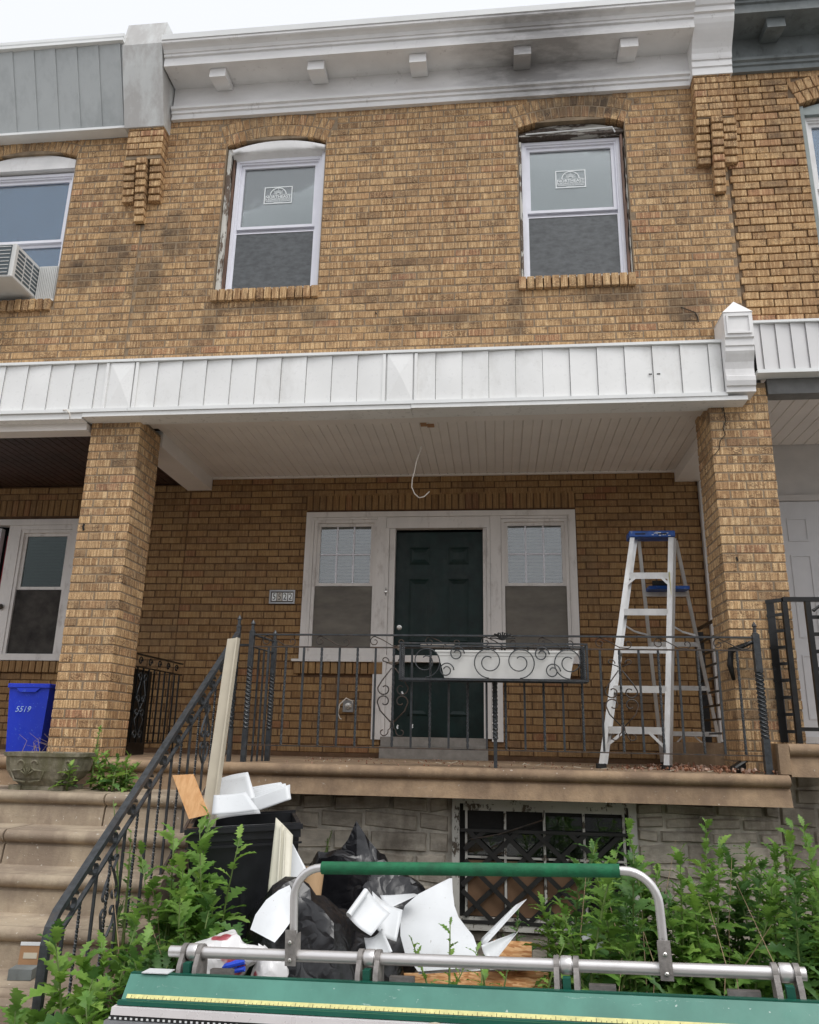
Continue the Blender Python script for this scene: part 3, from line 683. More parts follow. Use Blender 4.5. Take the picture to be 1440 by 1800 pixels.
# white end bracket with pointed cap between the two fascias
eb = bpy.data.objects.new('fascia_end_bracket', MB().prism([(.0, 2.66), (-.165, 2.66), (-.165, 2.70), (-.18, 2.705), (-.19, 2.74), (-.19, 2.775), (-.175, 2.785), (-.172, 2.84), (-.185, 2.89), (-.215, 2.94), (-.225, 2.96), (-.225, 2.995), (-.235, 3.0), (-.235, 3.05), (-.25, 3.06), (-.25, 3.26), (.0, 3.26)], 1.70, 1.905).mesh('fascia_end_bracket', 'white_paint', False, tuple(mid.location))); C.objects.link(eb); eb.parent = mid
MB().add([(1.695, -.256, 3.262), (1.91, -.256, 3.262), (1.91, 0, 3.262), (1.695, 0, 3.262), (1.8025, -.19, 3.385), (1.8025, 0, 3.385)], [(0, 1, 4), (1, 2, 5, 4), (3, 0, 4, 5), (0, 3, 2, 1)]).build('cap', 'white_paint', eb)
fr = MB()
for a in ((1.715, 1.89, 3.225, 3.24), (1.715, 1.89, 3.085, 3.10), (1.715, 1.73, 3.10, 3.225), (1.875, 1.89, 3.10, 3.225)): fr.box(a[0], a[1], -.262, -.248, a[2], a[3])
fr.build('raised_panel_border', 'white_paint', eb)

# ------------------------------------------------------------------ porch ceilings and beams
B(-2.85, 1.62, -.07, .235, 2.640, 2.652).build('soffit_band', 'soffit', mid)
x = -2.84
while x < 1.69:
    MB().prism([(x+.002, 2.668), (x+.072, 2.668), (x+.075, 2.674), (x+.080, 2.674), (x+.083, 2.668), (x+.147, 2.668), (x+.150, 2.676), (x+.1535, 2.676), (x+.1535, 2.69), (x, 2.69), (x, 2.676)], .235, 1.62, axis='y').build('soffit_panel', 'soffit', mid); x += .154
B(-2.84, 1.70, 1.612, 1.64, 2.652, 2.667).build('wall_channel', 'soffit', mid)
B(-3.1, 1.95, -.0, 1.75, 2.692, 2.72).build('ceiling_joists', 'dark', mid)
B(-3.085, -2.835, .405, 1.64, 2.54, 2.69).build('side_beam', 'soffit', mid)
B(1.70, 1.955, .405, 1.64, 2.56, 2.69).build('side_beam', 'soffit', mid)
cb = MB().box(-.665, -.60, .13, .19, 2.628, 2.6395).box(-.602, -.545, .155, .215, 2.6275, 2.6393); 
cb = MB().box(-.60, -.55, .30, .37, 2.660, 2.6675).box(-.548, -.49, .33, .39, 2.659, 2.6674); cb.build('fixture_cutout', 'card', mid)
pts = [CAMP+(cf+cr*((a-720)/FPX)-cu*((b-900)/FPX))*((.34-CAMP.y)/((cf+cr*((a-720)/FPX)-cu*((b-900)/FPX)).y)) for a, b in ((741, 785), (737, 797), (732, 812), (729, 828), (725, 842), (724, 856), (729, 868), (737, 875), (746, 873), (755, 864))]
MB().tube(pts, .0045, 6).build('dangling_cable', 'cable', mid, True)
# left porch: dark brown ceiling, right porch: white boards
x = -5.3
while x < -3.09:
    MB().prism([(x+.003, 2.60), (x+.072, 2.60), (x+.076, 2.606), (x+.076, 2.63), (x, 2.63), (x, 2.606)], .1, 1.63, axis='y').build('soffit_panel', 'soffit_brown', lef); x += .078
B(-5.3, -3.285, -.04, .10, 2.53, 2.60).build('porch_beam', 'soffit', lef)
B(-5.3, -3.0, 1.60, 1.64, 2.60, 2.66).build('ceiling_edge', 'soffit_brown', lef)
x = 2.04
while x < 3.4:
    MB().prism([(x+.004, 2.93), (x+.105, 2.93), (x+.109, 2.94), (x+.109, 2.96), (x, 2.96), (x, 2.94)], .10, 1.69, axis='y').build('soffit_panel', 'soffit', rig); x += .11
B(1.98, 3.5, -.02, 1.75, 2.965, 2.99).build('ceiling_joists', 'dark', rig)
B(1.957, 2.037, .1, 1.70, 2.70, 2.96).build('side_beam', 'soffit', rig)

# ------------------------------------------------------------------ upper windows
def win_frame(mb, x0, x1, z0, z1, w, y0, y1, wb=None, wt=None):
    wb = wb or w; wt = wt or w
    mb.box(x0, x0+w, y0, y1, z0, z1); mb.box(x1-w, x1, y0, y1, z0, z1); mb.box(x0+w, x1-w, y0, y1, z0, z0+wb); mb.box(x0+w, x1-w, y0, y1, z1-wt, z1); return mb
def up_window(house, x0, x1, z0, z1, zm, screen='screen', blind='blind', fm='vinyl', glass='glass', y=.075, dbl=True, low='screen'):
    W_ = win_frame(MB(), x0, x1, z0, z1, .028, y, y+.10).build('window', fm, house)
    win_frame(MB(), x0+.028, x1-.028, z0+.02, z1-.028, .014, y+.012, y+.09).build('frame', fm, W_)
    win_frame(MB(), x0+.042, x1-.042, zm, z1-.042, .030, y+.03, y+.06, wb=.026).build('upper_sash', fm, W_)
    win_frame(MB(), x0+.042, x1-.042, z0+.034, zm-.001, .030, y+.058, y+.085, wb=.04).build('lower_sash', fm, W_)
    B(x0+.070, x1-.070, y+.045, y+.049, zm+.024, z1-.070).build('pane', glass, W_)
    B(x0+.070, x1-.070, y+.070, y+.074, z0+.07, zm-.03).build('pane', glass, W_)
    B(x0+.066, x1-.066, y+.0605, y+.064, zm+.02, z1-.06).build('window_film', blind, W_) if blind else None
    B(x0+.05, x1-.05, y+.20, y+.205, z0, zm+.05).build('backdrop_curtain', 'curtain_dk', W_)
    if screen:
        B(x0+.045, x1-.045, y+.020, y+.0215, z0+.04, zm-.055).build('insect_screen', screen, W_)
        win_frame(MB(), x0+.042, x1-.042, z0+.034, zm-.05, .008, y+.016, y+.026).build('screen_frame', fm, W_)
    return W_
W1 = up_window(mid, -2.275, -1.487, 3.80, 5.155, 4.45)
W2 = up_window(mid, .262, 1.092, 3.795, 5.158, 4.465, blind='blind_rt')
def sticker(Wn, xc, zc, y):
    w, h = .255, .175; m = MB(); t = .0085
    for a in ((-w/2, w/2, h/2-t, h/2), (-w/2, w/2, -h/2, -h/2+t), (-w/2, -w/2+t, -h/2+t, h/2-t), (w/2-t, w/2, -h/2+t, h/2-t)): m.box(xc+a[0], xc+a[1], y-.001, y, zc+a[2], zc+a[3])
    m.flat([(xc+.072*math.cos(pi*k/20), y-.0005, zc+.005+.07*math.sin(pi*k/20)) for k in range(21)], .008, .001)
    m.box(xc-.105, xc+.105, y-.001, y, zc+.003, zc+.0055)
    for k in range(1, 12):
        a = pi*k/12; r1 = .062 if k % 3 == 0 else .045
        m.flat([(xc+.015*math.cos(a), y-.0005, zc+.008+.015*math.sin(a)), (xc+r1*math.cos(a), y-.0005, zc+.008+r1*math.sin(a))], .0035, .001)
    m.build('sticker', 'decal', Wn)
    text('NORTHEAST', 'lettering', 'decal', Wn, (xc, y-.0006, zc-.018), .040, ext=.0003)
    text('BUILDING PRODUCTS', 'lettering', 'decal', Wn, (xc, y-.0006, zc-.043), .023, ext=.0003)
    text('WINDOWS & DOORS', 'lettering', 'decal', Wn, (xc, y-.0006, zc-.061), .018, ext=.0003, sx=1.25)
    B(xc-.04, xc+.04, y-.001, y, zc-.077, zc-.074).build('sticker_line', 'decal', Wn)
sticker(W1, -1.885, 4.80, .1190); sticker(W2, .675, 4.80, .1190)
# casings round the two upper windows
def ragged(x0, x1, z0, z1, y0, y1, amp=.012, n=26, side=1):
    mb = MB(); L = []; R = []
    for i in range(n+1):
        z = z0+(z1-z0)*i/n; L.append((x0+(rnd.uniform(0, amp) if side < 0 else 0), z)); R.append((x1-(rnd.uniform(0, amp) if side > 0 else 0), z))
    for i in range(n):
        a, b, c, d = L[i], R[i], R[i+1], L[i+1]
        mb.add([(a[0], y0, a[1]), (b[0], y0, b[1]), (c[0], y0, c[1]), (d[0], y0, d[1]), (a[0], y1, a[1]), (b[0], y1, b[1]), (c[0], y1, c[1]), (d[0], y1, d[1])], [(0, 1, 2, 3), (1, 5, 6, 2), (4, 0, 3, 7), (7, 6, 5, 4), (0, 4, 5, 1), (3, 2, 6, 7)])
    return mb
ragged(-2.345, -2.300, 3.79, 5.24, .03, .15, .014).build('peeling_casing', 'peel_white', mid); ragged(-2.302, -2.278, 3.79, 5.2, .06, .15, .006).build('casing_strip', 'raw_wood', mid)
B(-1.485, -1.455, .04, .15, 3.785, 5.24).build('side_casing', 'vinyl', mid)
def arch_head(xc, hw, zs, zb, y0, y1, rise=.075, n=14, curl=0):
    mb = MB(); pr = []
    R = (hw*hw+rise*rise)/(2*rise); zc = zs+rise-R
    top = [(xc-hw+2*hw*i/n, zc+math.sqrt(R*R-(-hw+2*hw*i/n)**2)) for i in range(n+1)]
    return mb.prism([(a, b) for a, b in top]+[(xc+hw, zb), (xc-hw, zb)], y0, y1, axis='y')
arch_head(-1.89, .43, 5.228, 5.195, .045, .16).build('head_board', 'raw_wood', mid)
# bent white coil cover hanging at the head of the left window
mb = MB(); n = 14
for i in range(n+1):
    u = i/n; x = -2.30+.84*u; ar = 5.235+.075*(1-(2*u-1)**2); sag = .05*math.exp(-((u-.0)/.1)**2)
    prof = [(.03, ar-.004), (.012, ar-.02), (.008, ar-.085-sag*.1), (.012, ar*0+5.185-.005*u), (.04, 5.165+.012*math.sin(u*3)), (.085, 5.15-.015*math.cos(u*5)*(u < .3))]
    for p in prof: mb.v.append((x, p[0], p[1]))
for i in range(n):
    for k in range(5): a = i*6+k; mb.f.append((a, a+6, a+7, a+1))
mb.build('bent_head_cover', 'white_paint', mid, True)
MB().add([(-2.33, -.01, 5.20), (-2.28, -.03, 5.17), (-2.27, -.005, 5.145), (-2.31, .0, 5.165)], [(0, 1, 2, 3)]).build('torn_corner', 'white_cap', mid)
arch_head(.6815, .435, 5.228, 5.20, .05, .17).build('charred_head_board', 'peel_dark', mid)
MB().prism([(.035, 5.165), (.022, 5.172), (.022, 5.192), (.05, 5.202), (.15, 5.202), (.15, 5.165)], .245, 1.12).build('charred_head_rail', 'peel_dark', mid)
MB().tube([(.30, .015, 5.193), (.6, .012, 5.20), (1.03, .012, 5.215), (1.05, .01, 5.16)], .006, 6).build('bent_flashing_strip', 'white_cap', mid)
ragged(.240, .262, 3.79, 5.13, .03, .15, .010).build('peeling_casing', 'peel_white', mid)
ragged(1.093, 1.115, 3.79, 5.16, .035, .15, .012).build('bare_wood_casing', 'raw_wood', mid); ragged(1.114, 1.124, 3.79, 5.1, .02, .15, .009, side=-1).build('peeling_edge', 'peel_white', mid)
B(-2.35, -1.45, .01, .10, 3.783, 3.799).build('window_sill', 'peel_white', mid); B(.237, 1.127, .01, .10, 3.781, 3.794).build('window_sill', 'peel_white', mid)
# left neighbour window with air conditioner
W3 = up_window(lef, -4.66, -3.80, 3.79, 5.13, 4.42, screen=None, blind='blue_blind', glass='glass_blue')
B(-4.6, -3.86, .150, .154, 3.8, 4.4).build('blind', 'blue_blind', W3)
arch_head(-4.225, .43, 5.235, 5.15, .03, .16).build('head_board', 'white_paint', lef); B(-4.67, -3.79, .02, .10, 3.768, 3.79).build('window_sill', 'white_paint', lef)
B(-3.80, -3.777, .04, .15, 3.79, 5.2).build('side_casing', 'vinyl', lef)
W4 = up_window(rig, 2.60, 3.42, 3.92, 5.24, 4.56, screen=None, blind='blue_blind', fm='white_paint', glass='glass_blue')
arch_head(3.01, .435, 5.30, 5.24, .04, .16).build('head_board', 'sash_paint', rig); B(2.562, 2.598, .03, .15, 3.915, 5.32).build('side_casing', 'sash_paint', rig)
B(2.56, 3.46, .0, .10, 3.912, 3.92).build('window_sill', 'sash_paint', rig)

# ------------------------------------------------------------------ lower window and door assembly
def low_window(house, x0, x1, z0, z1, zm, muntins=True, m='trim_paint', y=YL, glass='glass_low', cur='curtain', scr='screen_low'):
    W_ = win_frame(MB(), x0, x1, z0, z1, .030, y-.012, y+.06).build('window', m, house)
    win_frame(MB(), x0+.030, x1-.030, zm, z1-.03, .032, y+.012, y+.035, wb=.028).build('upper_sash', m, W_)
    win_frame(MB(), x0+.030, x1-.030, z0+.03, zm-.001, .030, y+.036, y+.058).build('lower_sash', m, W_)
    B(x0+.06, x1-.06, y+.022, y+.0255, zm+.026, z1-.06).build('pane', glass, W_); B(x0+.058, x1-.058, y+.046, y+.0495, z0+.058, zm-.028).build('pane', glass, W_)
    B(x0+.032, x1-.032, y+.0085, y+.0095, z0+.032, zm-.004).build('insect_screen', scr, W_)
    if muntins:
        for k in (1, 2): xx = x0+.062+(x1-x0-.124)*k/3; B(xx-.007, xx+.007, y+.014, y+.0215, zm+.03, z1-.064).build('muntin', 'vinyl', W_)
        zz = (zm+.028+z1-.062)/2; 
        for k in range(3):
            a = x0+.062+(x1-x0-.124)*k/3+.007; b = x0+.062+(x1-x0-.124)*(k+1)/3-.007; B(a, b, y+.0145, y+.021, zz-.006, zz+.006).build('muntin', 'vinyl', W_)
    bl = MB()
    for k in range(int((z1-z0)/.032)): zz = z0+.03+k*.032; bl.add([(x0+.05, y+.075, zz), (x1-.05, y+.075, zz), (x1-.05, y+.092, zz+.028), (x0+.05, y+.092, zz+.028)], [(0, 1, 2, 3)])
    bl.build('blind_slats', cur, W_, kind='stuff')
    return W_
AS = bpy.data.objects.new('entrance_surround', win_frame(MB(), -1.835, .755, .85, 2.29, .052, YL-.035, YL+.07, wb=.06).mesh('entrance_surround', 'trim_paint', False, tuple(mid.location))); C.objects.link(AS); AS.parent = mid
LWs = low_window(mid, -1.755, -1.135, .945, 2.215, 1.565); RWs = low_window(mid, .058, .685, .945, 2.21, 1.565)
for a in ((-1.783, -1.757, .91, 2.238), (-1.133, -1.045, .16, 2.238), (-.045, .056, .16, 2.238), (.687, .703, .91, 2.238)): B(a[0], a[1], YL-.026, YL+.06, a[2], a[3]).build('mullion', 'trim_paint', mid)
B(-1.783, -1.135, YL-.022, YL+.06, .912, .944).build('apron', 'trim_paint', mid); B(.058, .703, YL-.022, YL+.06, .912, .944).build('apron', 'trim_paint', mid)
B(-1.783, -1.135, YL-.022, YL+.06, 2.216, 2.237).build('head_trim', 'trim_paint', mid); B(.058, .685, YL-.022, YL+.06, 2.212, 2.237).build('head_trim', 'trim_paint', mid)
B(-1.043, -.047, YL-.020, YL+.06, 2.125, 2.236).build('transom_board', 'trim_paint', mid)
for a, b in ((-1.044, -1.012), (-1.010, -.955), (-.115, -.082), (-.080, -.047)): B(a, b, YL-.030 if a in (-1.044, -.080) else YL-.010, YL+.10, .185, 2.123).build('door_jamb', 'trim_paint', mid)
B(-1.90, -1.14, YL-.055, YL+.02, .846, .868).build('window_stool', 'trim_paint', mid); B(-.046, .775, YL-.055, YL+.02, .846, .868).build('window_stool', 'trim_paint', mid)
DR = bpy.data.objects.new('door', B(-.953, -.117, YL+.055, YL+.095, .19, 2.10).mesh('door', 'door_green', False, tuple(mid.location))); C.objects.link(DR); DR.parent = mid
for (a, b, c, d) in ((-.82, -.62, 1.78, 1.95), (-.45, -.25, 1.78, 1.95), (-.82, -.62, 1.03, 1.64), (-.45, -.25, 1.03, 1.64), (-.82, -.62, .37, .86), (-.45, -.25, .37, .86)):
    mb = MB(); y0 = YL+.0548
    for k in range(4): pass
    o_, i_ = .022, .05
    V = [(a, y0, c), (b, y0, c), (b, y0, d), (a, y0, d), (a+o_, y0-.009, c+o_), (b-o_, y0-.009, c+o_), (b-o_, y0-.009, d-o_), (a+o_, y0-.009, d-o_), (a+i_, y0-.002, c+i_), (b-i_, y0-.002, c+i_), (b-i_, y0-.002, d-i_), (a+i_, y0-.002, d-i_)]
    mb.add(V, [(0, 1, 5, 4), (1, 2, 6, 5), (2, 3, 7, 6), (3, 0, 4, 7), (4, 5, 9, 8), (5, 6, 10, 9), (6, 7, 11, 10), (7, 4, 8, 11), (8, 9, 10, 11)]).build('door_panel', 'door_green', DR)
ry = Matrix.Rotation(pi/2, 4, 'X')
MB().lathe([(.024, 0), (.024, .008), (.014, .01), (.012, .016)], 16, mtx=Matrix.Translation((-.905, YL+.055, 1.175)) @ ry).build('deadbolt', 'nickel', DR, 'auto')
MB().lathe([(.030, 0), (.028, .008), (.012, .014), (.012, .03), (.026, .042), (.027, .055), (.016, .066)], 16, mtx=Matrix.Translation((-.892, YL+.055, .985)) @ ry).build('door_knob', 'nickel', DR, 'auto')
ms = B(-.70, -.385, YL+.045, YL+.0545, .985, 1.035).build('mail_slot', 'brass_pl', DR); B(-.675, -.41, YL+.0435, YL+.0448, .997, 1.023).build('mail_flap', 'trim_paint', ms) if False else None
for (x, z, a) in ((-.86, .57, .6), (-.80, .55, -.4), (-.72, .43, .3), (-.69, .42, -.5), (-.71, .40, .1), (-.905, .27, -.6), (-.77, .28, -.5)):
    MB().flat([(x-.015*math.sin(a), YL+.0535, z+.02), (x, YL+.0535, z), (x+.01*math.cos(a), YL+.0535, z-.012)], .015, .001).build('paint_scrape', 'decal', DR)
B(-1.04, -.085, YL-.04, YL+.10, .105, .187).build('door_sill', 'door_sill', mid); B(-1.045, -.08, YL-.085, YL+.02, 0, .103).build('door_step', 'door_sill', mid)
MB().lathe([(.013, 0), (.013, .004), (.006, .006)], 12, mtx=Matrix.Translation((-1.03, YL-.037, 1.50)) @ ry).build('doorbell', 'nickel', mid, 'auto')
MB().prism([(-1.038, 1.50), (-1.03, 1.545), (-1.022, 1.50), (-1.03, 1.455)], YL-.0375, YL-.0345, axis='y').build('doorbell_plate', 'plate_bronze', mid)
# house number
NP = B(-2.155, -1.91, YL-.022, YL-.001, 1.392, 1.515).build('number_plate', 'plate_bronze', mid); fr = MB()
win_frame(fr, -2.158, -1.907, 1.388, 1.519, .014, YL-.028, YL-.0205); fr.build('plate_rim', 'cyl_grey', NP)
for k, ch in enumerate('5522'):
    xx = -2.11+k*.053; B(xx-.022, xx+.022, YL-.027, YL-.0225, 1.415, 1.492).build('number_tile', 'decal' if k != 1 else 'brass_pl', NP); text(ch, 'number', 'black_print', NP, (xx, YL-.0276, 1.452), .088, sx=.8)
# wall socket with loose cable
sk = B(-1.395, -1.30, YL-.045, YL-.001, .395, .50).build('outlet_box', 'socket', mid)
MB().tube([(-1.345, YL-.05, .44), (-1.31, YL-.08, .44), (-1.30, YL-.08, .49), (-1.36, YL-.08, .515), (-1.42, YL-.07, .46), (-1.435, YL-.06, .38), (-1.415, YL-.05, .335), (-1.40, YL-.05, .332)], .006, 6).build('loose_cable', 'cable', sk, True)
MB().lathe([(.03, 0), (.03, .008), (.01, .01)], 14, mtx=Matrix.Translation((-1.345, YL-.045, .445)) @ ry).build('outlet_cover', 'nickel', sk)
# left neighbour porch window / door
sfl = bpy.data.objects.new('entrance_surround', win_frame(MB(), -6.2, -4.185, .83, 2.25, .06, YL-.03, YL+.07).mesh('entrance_surround', 'trim_paint', False, tuple(lef.location))); C.objects.link(sfl); sfl.parent = lef
LW3 = low_window(lef, -4.80, -4.25, .865, 2.14, 1.53, False, 'trim_paint', cur='curtain_dk', glass='glass_teal', scr='curtain_dk')
B(-4.80, -4.25, YL-.02, YL+.06, 2.142, 2.188).build('head_trim', 'trim_paint', lef)
B(-4.93, -4.802, YL-.02, YL+.06, .1, 2.188).build('mullion', 'trim_paint', lef); B(-5.6, -5.02, YL-.012, YL+.05, .1, 2.16).build('door', 'door_white', lef)
MB().lathe([(.02, 0), (.03, .02), (.01, .05)], 10, mtx=Matrix.Translation((-5.0+.12, YL-.02, 1.35)) @ ry).build('door_handle', 'plate_bronze', lef)
B(-5.0, -4.95, YL+.07, YL+.08, .3, 2.1).build('door_gap', 'red', lef)
# right neighbour porch: stucco wall and panelled door
B(1.908, 4.2, 1.70, 1.82, -.0, 2.955).build('wall', 'stucco', rig); B(1.908, 1.99, 1.60, 1.698, .2, 2.69).build('corner_post', 'stucco', rig)
DR2 = B(2.54, 3.30, 1.672, 1.695, .21, 2.36).build('door', 'door_white', rig)
win_frame(MB(), 2.47, 3.37, .2, 2.42, .055, 1.652, 1.699).build('door_frame', 'stucco', rig)
for (a, b, c, d) in ((2.68, 2.86, 1.98, 2.2), (2.68, 2.86, 1.1, 1.85), (2.68, 2.86, .4, .95), (3.0, 3.2, 1.98, 2.2), (3.0, 3.2, 1.1, 1.85)):
    win_frame(MB(), a, b, c, d, .014, 1.665, 1.6715).build('door_panel', 'door_white', DR2)

# ------------------------------------------------------------------ porch slabs
def nosed(zt, y0, th=.075, over=.0, face=.11, back=1.70, n=7):
    pr = [(back, zt), (y0+.035, zt)]
    for i in range(n+1):
        a = pi/2+pi*i/n; pr.append((y0+.037+.037*math.cos(a), zt-th/2+th/2*math.sin(a)))
    pr += [(y0+.045, zt-th-.008), (y0+.03, zt-th-.02), (y0+.012, zt-th-face), (back, zt-th-face)]
    return pr
MB().prism(nosed(0, -.20, face=.118), -1.815, 1.845).build('porch_slab', 'slab', mid, 'auto')
MB().prism(nosed(0, -.185, face=.12), -3.06, -1.817).build('porch_slab', 'slab', mid, 'auto')
MB().prism(nosed(0, -.19, face=.12), -7.5, -3.062).build('porch_slab', 'slab', lef, 'auto')
MB().prism([(1.40, 1.70), (1.785, 1.70), (1.785, .42), (1.55, .42), (1.40, 1.0)], .002, .19, axis='z').build('porch_slab_edge', 'slab', rig)
MB().prism(nosed(.195, -.16, face=.13), 1.87, 4.5).build('porch_slab', 'slab', rig, 'auto'); B(1.80, 1.868, -.155, 1.7, .004, .193).build('slab_end', 'slab', rig)
# ------------------------------------------------------------------ basement wall and window
BW = B(-1.8, 1.85, .10, .5, -1.35, -.195).build('basement_wall', 'stone_mortar', mid)
srn = random.Random(3)
def stones(x0, x1, z0, z1, par, y=.095):
    z = z1; row = 0
    while z > z0+.02:
        h = srn.choice((.085, .11, .14, .12)); h = min(h, z-z0); x = x0+srn.uniform(-.2, 0)
        while x < x1:
            w = srn.uniform(.16, .42); a, b = max(x, x0)+.008, min(x+w, x1)-.008; x += w
            if b-a < .04: continue
            sl = srn.uniform(-.012, .012); d = srn.uniform(.0, .022); zz0, zz1 = z-h+.008, z-.008; e = .012
            f = [(a, zz0+sl), (b, zz0-sl), (b, zz1-sl), (a, zz1+sl)]; g = [(a+e, zz0+sl+e), (b-e, zz0-sl+e*.7), (b-e*.8, zz1-sl-e), (a+e, zz1+sl-e*.8)]
            mb = MB().add([(p, y+.01, q) for p, q in f]+[(p, y-d-.006+srn.uniform(-.004, .004), q) for p, q in g], [(4, 5, 6, 7), (0, 1, 5, 4), (1, 2, 6, 5), (2, 3, 7, 6), (3, 0, 4, 7)])
            mb.build('stone', 'stone', par)
        z -= h; row += 1
stones(-1.78, -.33, -1.3, -.20, BW); stones(.92, 1.85, -1.3, -.20, BW); stones(-.33, .92, -1.3, -1.02, BW)
B(1.852, 4.0, .16, .5, -1.35, .06).build('basement_wall', 'stone_mortar', rig); 
for o in list(C.objects):
    pass
rbw = [o for o in C.objects if o.name.startswith('basement_wall') and o.parent is rig][0]
stones(1.86, 3.6, -1.3, .05, rbw, .155)
B(-.25, .86, .19, .2, -1.0, -.20).build('dark_opening', 'dark', BW)
# carve look: window box stands in front of the stones
BWn = win_frame(MB(), -.31, .915, -1.02, -.205, .05, .045, .13, wt=.035).build('basement_window', 'base_frame', mid)
B(-.26, .865, .09, .094, -.97, -.24).build('dark_void', 'dark', BWn)
for k in range(5): xx = -.215+k*.262; B(xx-.008, xx+.008, .068, .082, -.97, -.285).build('muntin', 'base_frame', BWn)
B(-.235, .86, .066, .084, -.285, -.24).build('top_rail', 'base_frame', BWn); B(-.21, .84, .070, .080, -.585, -.572).build('muntin', 'base_frame', BWn)
B(-.26, .865, .066, .084, -.97, -.945).build('bottom_rail', 'base_frame', BWn)
for k in range(4): xx = -.205+k*.262; B(xx, xx+.24, .0845, .0865, -.565, -.31 if k > 1 else -.43).build('pane', 'glass_base', BWn)
for k in range(2): xx = -.205+k*.262; B(xx, xx+.24, .0845, .0865, -.94, -.60).build('board', 'card_dk', BWn)
xx = .32; B(xx, xx+.24, .0845, .0865, -.94, -.60).build('board', 'card_dk', BWn)
gr = MB()
for k in range(-3, 7):
    x = -.26+k*.225
    for sg in (1, -1):
        a, b = (x, -.97), (x+sg*.62, -.41)
        pts = []
        for i in range(19):
            qx, qz = a[0]+(b[0]-a[0])*i/18, a[1]+(b[1]-a[1])*i/18
            if -.25 < qx < .86: pts.append((qx, .05+.004*sg, qz))
        if len(pts) > 1: MB().flat(pts, .030, .006).build('grille_bar', 'grille', BWn)
for z in (-.41, -.97): B(-.255, .862, .040, .052, z-.01, z+.01).build('grille_rail', 'grille', BWn)
MB().tube([(-.2, .05, -.47), (0, .03, -.43), (.15, .02, -.38), (.3, .03, -.33), (.31, .04, -.27)], .005, 6).build('dangling_wire', 'iron_thin', BWn)

# ------------------------------------------------------------------ stone steps
st = thing('stone_steps', 'flight of worn brownstone steps with rounded nosings climbing to the porch at left', 'steps', (-4, -1.2, GZ))
KN = [(-.70, -.19), (-1.0, -.38), (-1.30, -.567), (-1.60, -.756), (-1.90, -.94), (-2.20, -1.13)]
for i, (yn, z) in enumerate(KN):
    segs = [(-6.5, (-2.445, -2.89)[i]), ((-2.433, -2.878)[i], -1.775)] if i in (0, 1) else [(-6.5, -1.775)]
    for a, b in segs: MB().prism([(p, q) for p, q in nosed(z, yn, th=.066, face=.135, back=yn+.48 if i else -.1)], a, b).build('step', 'stair', st, 'auto')
B(-6.5, -1.80, -2.0, .1, GZ, -.97).build('steps_core', 'stair', st); B(-6.5, -1.80, -.95, .1, -.97, -.42).build('steps_core', 'stair', st)

# ------------------------------------------------------------------ ironwork
def spiral(cx, cz, r0_, r1_, a0, a1, n=18, f=None):
    return [f(cx+(r0_+(r1_-r0_)*i/n)*math.cos(a0+(a1-a0)*i/n), cz+(r0_+(r1_-r0_)*i/n)*math.sin(a0+(a1-a0)*i/n)) for i in range(n+1)]
def twistbar(mb, p0, p1, r, turns, n=None, straight=.0):
    n = n or max(6, int(abs(turns)*8)); p0, p1 = Vector(p0), Vector(p1); mb.tube([p0+(p1-p0)*i/n for i in range(n+1)], r*1.3, 4, twist=turns*2*pi/n); return mb
def post(par, x, y, z0, z1, r=.018, tw=3, top=True):
    mb = MB(); mb.box(x-r, x+r, y-r, y+r, z0, z0+.22); twistbar(mb, (x, y, z0+.22), (x, y, z1-.25), r, tw*1.3, 46); mb.box(x-r, x+r, y-r, y+r, z1-.25, z1)
    p = mb.build('post', 'iron', par)
    if top: MB().lathe([(.020, 0), (.020, .008), (.012, .012), (.012, .05), (.018, .054), (.016, .062), (.003, .085)], 8, (x, y, z1)).build('finial', 'iron', p)
    return p
F3 = lambda y: (lambda u, v: (u, y, v))
def motif(par, x, y, zt, zb, w=.095, m='iron_thin'):
    """heart scroll ornament round one baluster"""
    f = F3(y); mb = MB(); H = zt-zb; zc = (zt+zb)/2+.0
    for sx in (-1, 1):
        g = lambda u, v: (x+sx*u, y, v)
        # top curl, diagonal to middle
        mb.tube(spiral(.052*w/.075, zt-.035, .008, .034, pi*.0, pi*1.05, 10, g)[::-1]+[g(.012, zt-.06)], .0038, 6)
        mb.tube([g(.012, zt-.085), g(w*.85, zc+.10), g(w*1.12, zc+.055)]+spiral(w*.62, zc+.048, w*.5, w*.16, 0, -pi*1.75, 16, g), .0048, 6)
        mb.tube([g(.012, zb+.10), g(w*.9, zc-.10), g(w*1.12, zc-.045)]+spiral(w*.62, zc-.040, w*.5, w*.16, 0, pi*1.75, 16, g), .0048, 6)
        mb.tube([g(.008, zb+.11), g(.012, zb+.06)]+spiral(.048*w/.075, zb+.035, .036, .010, pi*.9, pi*2.5, 12, g), .0038, 6)
    return mb.build('scroll_ornament', m, par, True)
